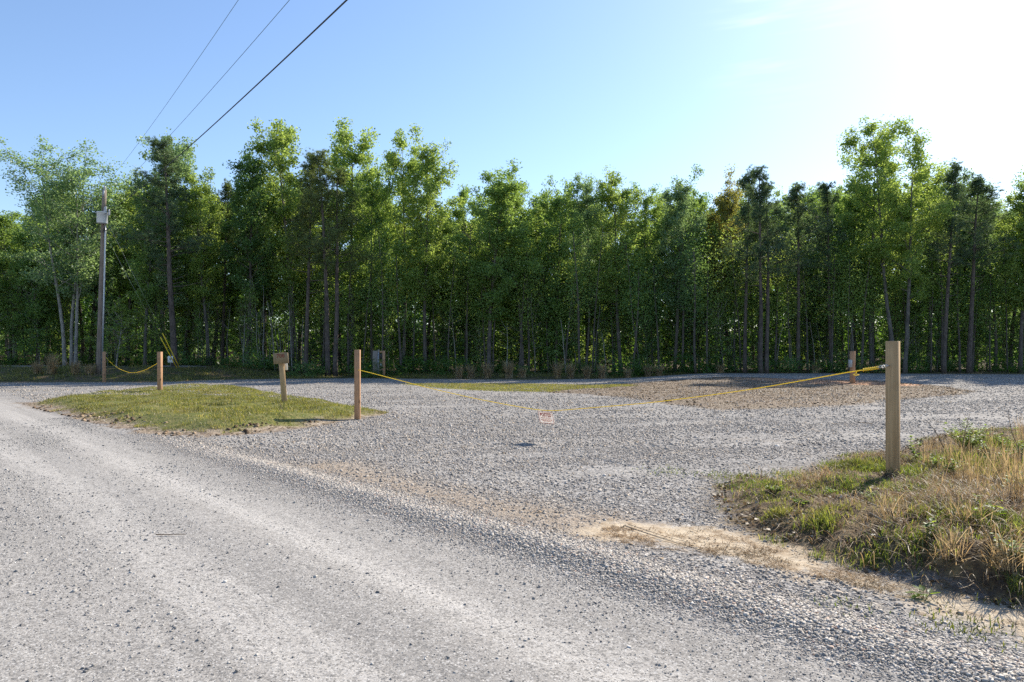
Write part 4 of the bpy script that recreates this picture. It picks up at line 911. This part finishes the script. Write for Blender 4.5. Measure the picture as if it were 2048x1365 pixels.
MB().bevbox((0, 0, .55), (.40, .03, .50), .004).build('plate', M['white_plastic'], e); MB().box((0, -.017, .60), (.16, .003, .18)).build('dark_patch', M['meter_grey'], e)
tag(e, 'small white marker sign left of the guy wire anchor', 'sign')

# ---------------------------------------------------------------- wooden meter rack by the trees
p = atD(758, 53.0); e = empty('meter_rack', p, R(4)); Hh = zpix(702, 53.0)-p.z
MB().bevbox((-.26, 0, Hh/2-.1), (.44, .08, Hh+.2), .008).build('back_panel', M['grey_wood'], e)
MB().bevbox((-.02, -.02, Hh/2), (.12, .10, Hh+.2), .008).build('post', M['grey_wood'], e)
MB().bevbox((.38, 0, Hh/2-.1), (.20, .14, Hh+.2), .008).build('post', M['post_red'], e)
for z in (Hh-.08, Hh*.56, Hh*.28): MB().bevbox((.17, 0, z), (.30, .06, .13), .006).build('crossboard', M['board_wood' if z < 1 else 'post_red'], e)
MB().bevbox((.13, -.03, Hh*.80), (.2, .10, .34), .01).build('meter_box', M['dark_iron'], e)
m = MB(); m.tube([(.17, -.07, Hh*.47), (.17, -.13, Hh*.47)], .11, 14); m.build('meter', M['meter_grey'], e, True)
MB().tube([(-.05, -.10, -.1), (-.06, -.10, Hh*.5), (-.04, -.1, Hh*.95)], .03, 8).build('conduit', M['galv'], e, True)
tag(e, 'weathered wooden meter rack standing at the foot of the trees', 'meter rack')

# ---------------------------------------------------------------- roadside plants and twigs
def weed(px, py, h, w_, nleaf, ls, lab, seed, stems=6, mat='weed'):
    h *= 1.45; w_ *= 1.2; nleaf = int(nleaf*1.6); ls *= 1.15
    p = at(px, py); g = np.random.default_rng(seed); e = empty('leafy_weed', p); m = MB(); L_ = []
    for i in range(stems):
        a = g.uniform(0, 6.28); d = (math.cos(a)*w_*.5, math.sin(a)*w_*.5, h); pth = bend_path((g.normal(0, .02), g.normal(0, .02), -.01), d, h*g.uniform(.7, 1.1), 6, g, .12); m.tube(pth, np.linspace(.004, .0015, 7), 4, False)
        for j in range(nleaf//stems):
            f = g.uniform(.25, 1); k = min(int(f*6), 5); c = pth[k]+(pth[k+1]-pth[k])*g.uniform(0, 1)
            b2 = g.uniform(0, 6.28); out = unit(np.array([math.cos(b2), math.sin(b2), g.uniform(-.2, .6)])); sd = unit(np.cross(out, [0, 0, 1.]))
            l = ls*g.uniform(.6, 1.2); up2 = np.cross(sd, out)
            L_.append((c, c+out*l*.35+sd*l*.27+up2*l*.07, c+out*l*.75+sd*l*.2, c+out*l, c+out*l*.75-sd*l*.2, c+out*l*.35-sd*l*.27+up2*l*.07, c+out*l*.5-up2*l*.03))
    m.build('stems', M['stem'], e)
    V = np.array(L_).reshape(-1, 3); n_ = len(L_); tri = np.array([(0, 1, 6), (1, 2, 6), (2, 3, 6), (3, 4, 6), (4, 5, 6), (5, 0, 6)])
    MB().add(V, None, (np.arange(n_)[:, None, None]*7+tri[None]).reshape(-1, 3)).build('leaves', M[mat], e)
    return tag(e, lab, 'plant', 'green weeds on the roadside mound')
weed(1935, 905, .40, .50, 420, .055, 'bushy broad leaved weed behind the tan stems', 11, 22)
weed(1836, 925, .26, .16, 60, .055, 'upright leafy seedling just right of the near post', 12, 4)
weed(1875, 938, .17, .25, 60, .045, 'low leafy weed between the post seedling and the bushy weed', 13, 6)
weed(2030, 920, .34, .5, 240, .045, 'leafy weed patch at the right edge of the view', 14, 16)
weed(1725, 938, .07, .4, 120, .035, 'flat bright weed left of the near post base', 15, 12)
weed(1995, 1058, .16, .12, 18, .07, 'weed with one large yellow green leaf at the right', 16, 3)
weed(1950, 1060, .14, .14, 16, .05, 'small yellow green seedling in the dry tangle', 17, 3)
weed(1880, 1085, .14, .2, 26, .045, 'small round leaved weed above the dark hollow', 18, 4)
weed(1842, 1200, .06, .12, 10, .06, 'tiny bright weed alone on the sand by the gravel ridge', 19, 3)
gw = np.random.default_rng(8)
for (px, py, h_, w_, n_, ls_, lab) in ((1985, 930, .22, .35, 160, .05, 'broad weed clump left of the right edge patch'), (1905, 955, .18, .3, 120, .045, 'leafy weed before the tan tuft'), (2025, 990, .2, .4, 160, .05, 'leafy weed low at the right edge'),
        (1845, 968, .10, .3, 110, .035, 'creeping green weed right of the near post foot'), (1800, 985, .08, .3, 90, .03, 'creeping green weed below the near post'), (1970, 1020, .12, .3, 90, .04, 'green weed in the dry grass at mid right'), (1905, 1035, .10, .25, 70, .035, 'small green weed in the middle of the dry tangle'),
        (1660, 985, .07, .35, 110, .03, 'creeping weed on the left half of the mound'), (1600, 1010, .06, .3, 80, .028, 'creeping weed near the left slope'), (1740, 1000, .07, .3, 80, .03, 'creeping weed in the post shadow'), (2040, 1130, .1, .25, 50, .04, 'green weed at the lower right edge')):
    weed(px, py, h_, w_, n_, ls_, lab, int(gw.integers(1, 9999)), 10)
weed(1545, 985, .06, .3, 70, .03, 'low bright weed at the left tip of the mound', 20, 10)
weed(2000, 1110, .12, .2, 24, .04, 'small weed beside the dark wood chunk', 21, 4)
stem_thing(1893, 905, .62, 'dark bare twig curving left out of the bushy weed', -.42, 'dark_iron', .006, 1, 31)
stem_thing(1925, 930, .75, 'tall tan stem rising through the bushy weed', -.12, 'stem', .005, 5, 32)
stem_thing(1860, 915, .52, 'thin upright dead stem right of the near post', .0, 'stem', .003, 2, 33)
stem_thing(1918, 905, .6, 'straight thin dead stem in the middle of the weeds', .02, 'stem', .003, 2, 34)
stem_thing(2045, 930, .80, 'tall tan stem at the right edge of the view', -.14, 'stem', .005, 6, 35)
stem_thing(1960, 900, .30, 'short brown stem with curled tip right of the bushy weed', .05, 'stem', .005, 3, 36)
# broomsedge seed heads by the weeds
def sedge(px, py, h, lab, num=60, lean=.2):
    p = at(px, py); bx = rs.normal(0, .05, num); by = rs.normal(0, .05, num)
    V, q, t_ = blades(bx, by, rs.uniform(.5, 1.1, num)*h, rs.uniform(.003, .006, num), rs.uniform(.0, lean, num), 5, z=np.zeros(num), curl=.10)
    o = MB().add(V, q, t_).build('grass_tuft', M['grass_sedge']); o.location = p; tag(o, lab, 'grass tuft', 'tan grass tufts on the roadside mound')
sedge(1925, 975, .62, 'tall upright tan tuft in front of the bushy weed', 80)
sedge(1960, 985, .5, 'thin tan tuft right of the tallest roadside tuft', 50)
sedge(2040, 890, .55, 'tan tuft at the right edge behind the leafy patch', 60)
sedge(1870, 1000, .35, 'low tan tuft near the foot of the nearest post', 50, .5)
sedge(1780, 1040, .3, 'low spreading tan tuft in the middle of the mound', 60, .9)
sedge(1895, 945, .50, 'tan tuft just left of the tallest roadside tuft', 60)
sedge(2000, 960, .62, 'tall wispy tan tuft between the weeds and the right edge', 80, .35)
sedge(2035, 1010, .6, 'tan tuft at the right edge above the leafy patch', 90, .4)
sedge(1975, 905, .45, 'small tan tuft behind the bushy weed', 40)
sedge(1850, 930, .40, 'small tan tuft beside the post seedling', 30)
sedge(1930, 1060, .35, 'low tan tuft in the dry tangle at mid right', 90, .8)
sedge(2010, 1150, .36, 'tan tuft hanging over the dark bank edge at the right', 120, 1.1)
sedge(1900, 1120, .30, 'tan tuft hanging over the dark bank edge near the middle', 110, 1.2)
def stick(pts, r, lab, mat='dark_iron', lift=.01):
    P_ = [at(*q) for q in pts]; P_ = np.array([(q.x, q.y, q.z+lift+r) for q in P_]); c = P_[0].copy(); S = smooth_path(P_, 10)-c
    o = MB().tube(S, np.linspace(r, r*.5, 10), 6).build('stick', M[mat], None, True); o.location = c; tag(o, lab, 'stick', 'dead sticks lying on the ground')
stick([(1247, 1056), (1320, 1080), (1420, 1112)], .0035, 'longest dark stick lying on the pale sand')
stick([(1256, 1054), (1330, 1078), (1390, 1092)], .0028, 'dark stick lying close beside the longest one')
stick([(1224, 1060), (1236, 1072)], .0028, 'short dark twig at the left end of the sand')
stick([(1300, 1104), (1345, 1103), (1400, 1113)], .0035, 'brown twig along the lower edge of the sand', 'stem')
stick([(1700, 1000), (1745, 1014), (1790, 1030)], .010, 'thick grey stick lying left on the mound', 'grey_wood')
stick([(1740, 1035), (1780, 1062), (1790, 1058)], .007, 'pale bent stick in the middle of the mound', 'grey_wood')
stick([(312, 1073), (345, 1075), (372, 1074)], .005, 'thin brown twig lying on the compacted road', 'stem')
stick([(1680, 1114), (1683, 1085), (1690, 1072)], .003, 'pale straw standing at the mound foot', 'grey_wood', .03)
stick([(1720, 1065), (1760, 1085), (1810, 1080)], .004, 'thin pale stick before the dark hollow', 'grey_wood')
stick([(1715, 846), (1745, 850)], .010, 'dark twig on the gravel left of the near post', 'stem')
p = at(1978, 1090); m = MB(); m.bevbox((0, 0, .04), (.045, .03, .13), .01); o = m.build('wood_chunk', M['stem']); o.location = p; o.rotation_euler = (R(35), R(-58), .4); tag(o, 'dark broken wood chunk leaning in the dry grass', 'wood chunk')
# labels for the many trees and plants of the wood: told apart by the front tree they stand next to
SHORT = ['three pale trunked tree', 'far left edge tree', 'low full tree at left', 'bright tree behind the pole', 'forked grey trunk tree', 'leaning grey trunk tree', 'tall left pine', 'yellow green tree by the left pine', 'narrow left pine',
 'dark leaved tall tree', 'very tall bright tree', 'olive pine', 'tall bright tree by the twin pine', 'olive twin trunk pine', 'shorter tree by the twin pine', 'left bright rounded tree', 'right bright rounded tree', 'tree beside the gap',
 'broad pointed tree', 'round topped tree', 'leafy to the ground tree', 'slender pale green tree', 'yellow glinting tree', 'short tree in the right dip', 'cool green rounded tree', 'tree touching the yellow brown one', 'yellow brown tree',
 'straight blue green pine', 'blue green twin pine', 'middle blue green pine', 'pine left of the tallest tree', 'tree before the last pine', 'tall tree left of the tallest', 'tallest tree', 'tree right of the tallest',
 'dark pine right of the tallest', 'wide dark right pine', 'pale green right tree', 'tree cut by the right edge']
def pxof(o): return CX+F*o.location.x/max(o.location.y, 1)
for grp, what in (("saplings along the edge of the wood", "thin leafy sapling"), ("thin bare stems in the undergrowth", "thin bare pale stem"), ("shrubs at the foot of the trees", "low leafy shrub"),
                  ("leafy trees deep in the wood", "deep set leafy tree"), ("pines deep in the wood", "deep set pine"), ("slender dark trunks along the front of the wood", "slender dark trunked tree")):
    cells = {}
    for o in [o for o in bpy.data.objects if o.get("group") == grp]:
        p = pxof(o)
        if p < -30 or p > 2080: cells.setdefault(('beyond', 'left' if p < 0 else 'right'), []).append(o); continue
        k = min(range(len(KEY)), key=lambda i: abs(KEY[i][0]-p)); cells.setdefault((k, 'left' if p < KEY[k][0] else 'right'), []).append(o)
    for (k, side), os_ in cells.items():
        if k == 'beyond':
            for o in os_: o["label"] = "%s past the %s end of the view" % (what, side)
            continue
        os_.sort(key=lambda o: o.location.y)
        rank = {1: [''], 2: ['nearer ', 'farther '], 3: ['nearest ', 'middle ', 'farthest ']}.get(len(os_), None) or ['nearest ', 'second nearest ', 'third nearest ', 'fourth nearest ', 'fifth nearest ', 'sixth nearest ', 'seventh nearest '][:len(os_)]
        for o, q in zip(os_, rank): o["label"] = "%s%s just %s of the %s" % (q, what, side, SHORT[k])
print("scene built")
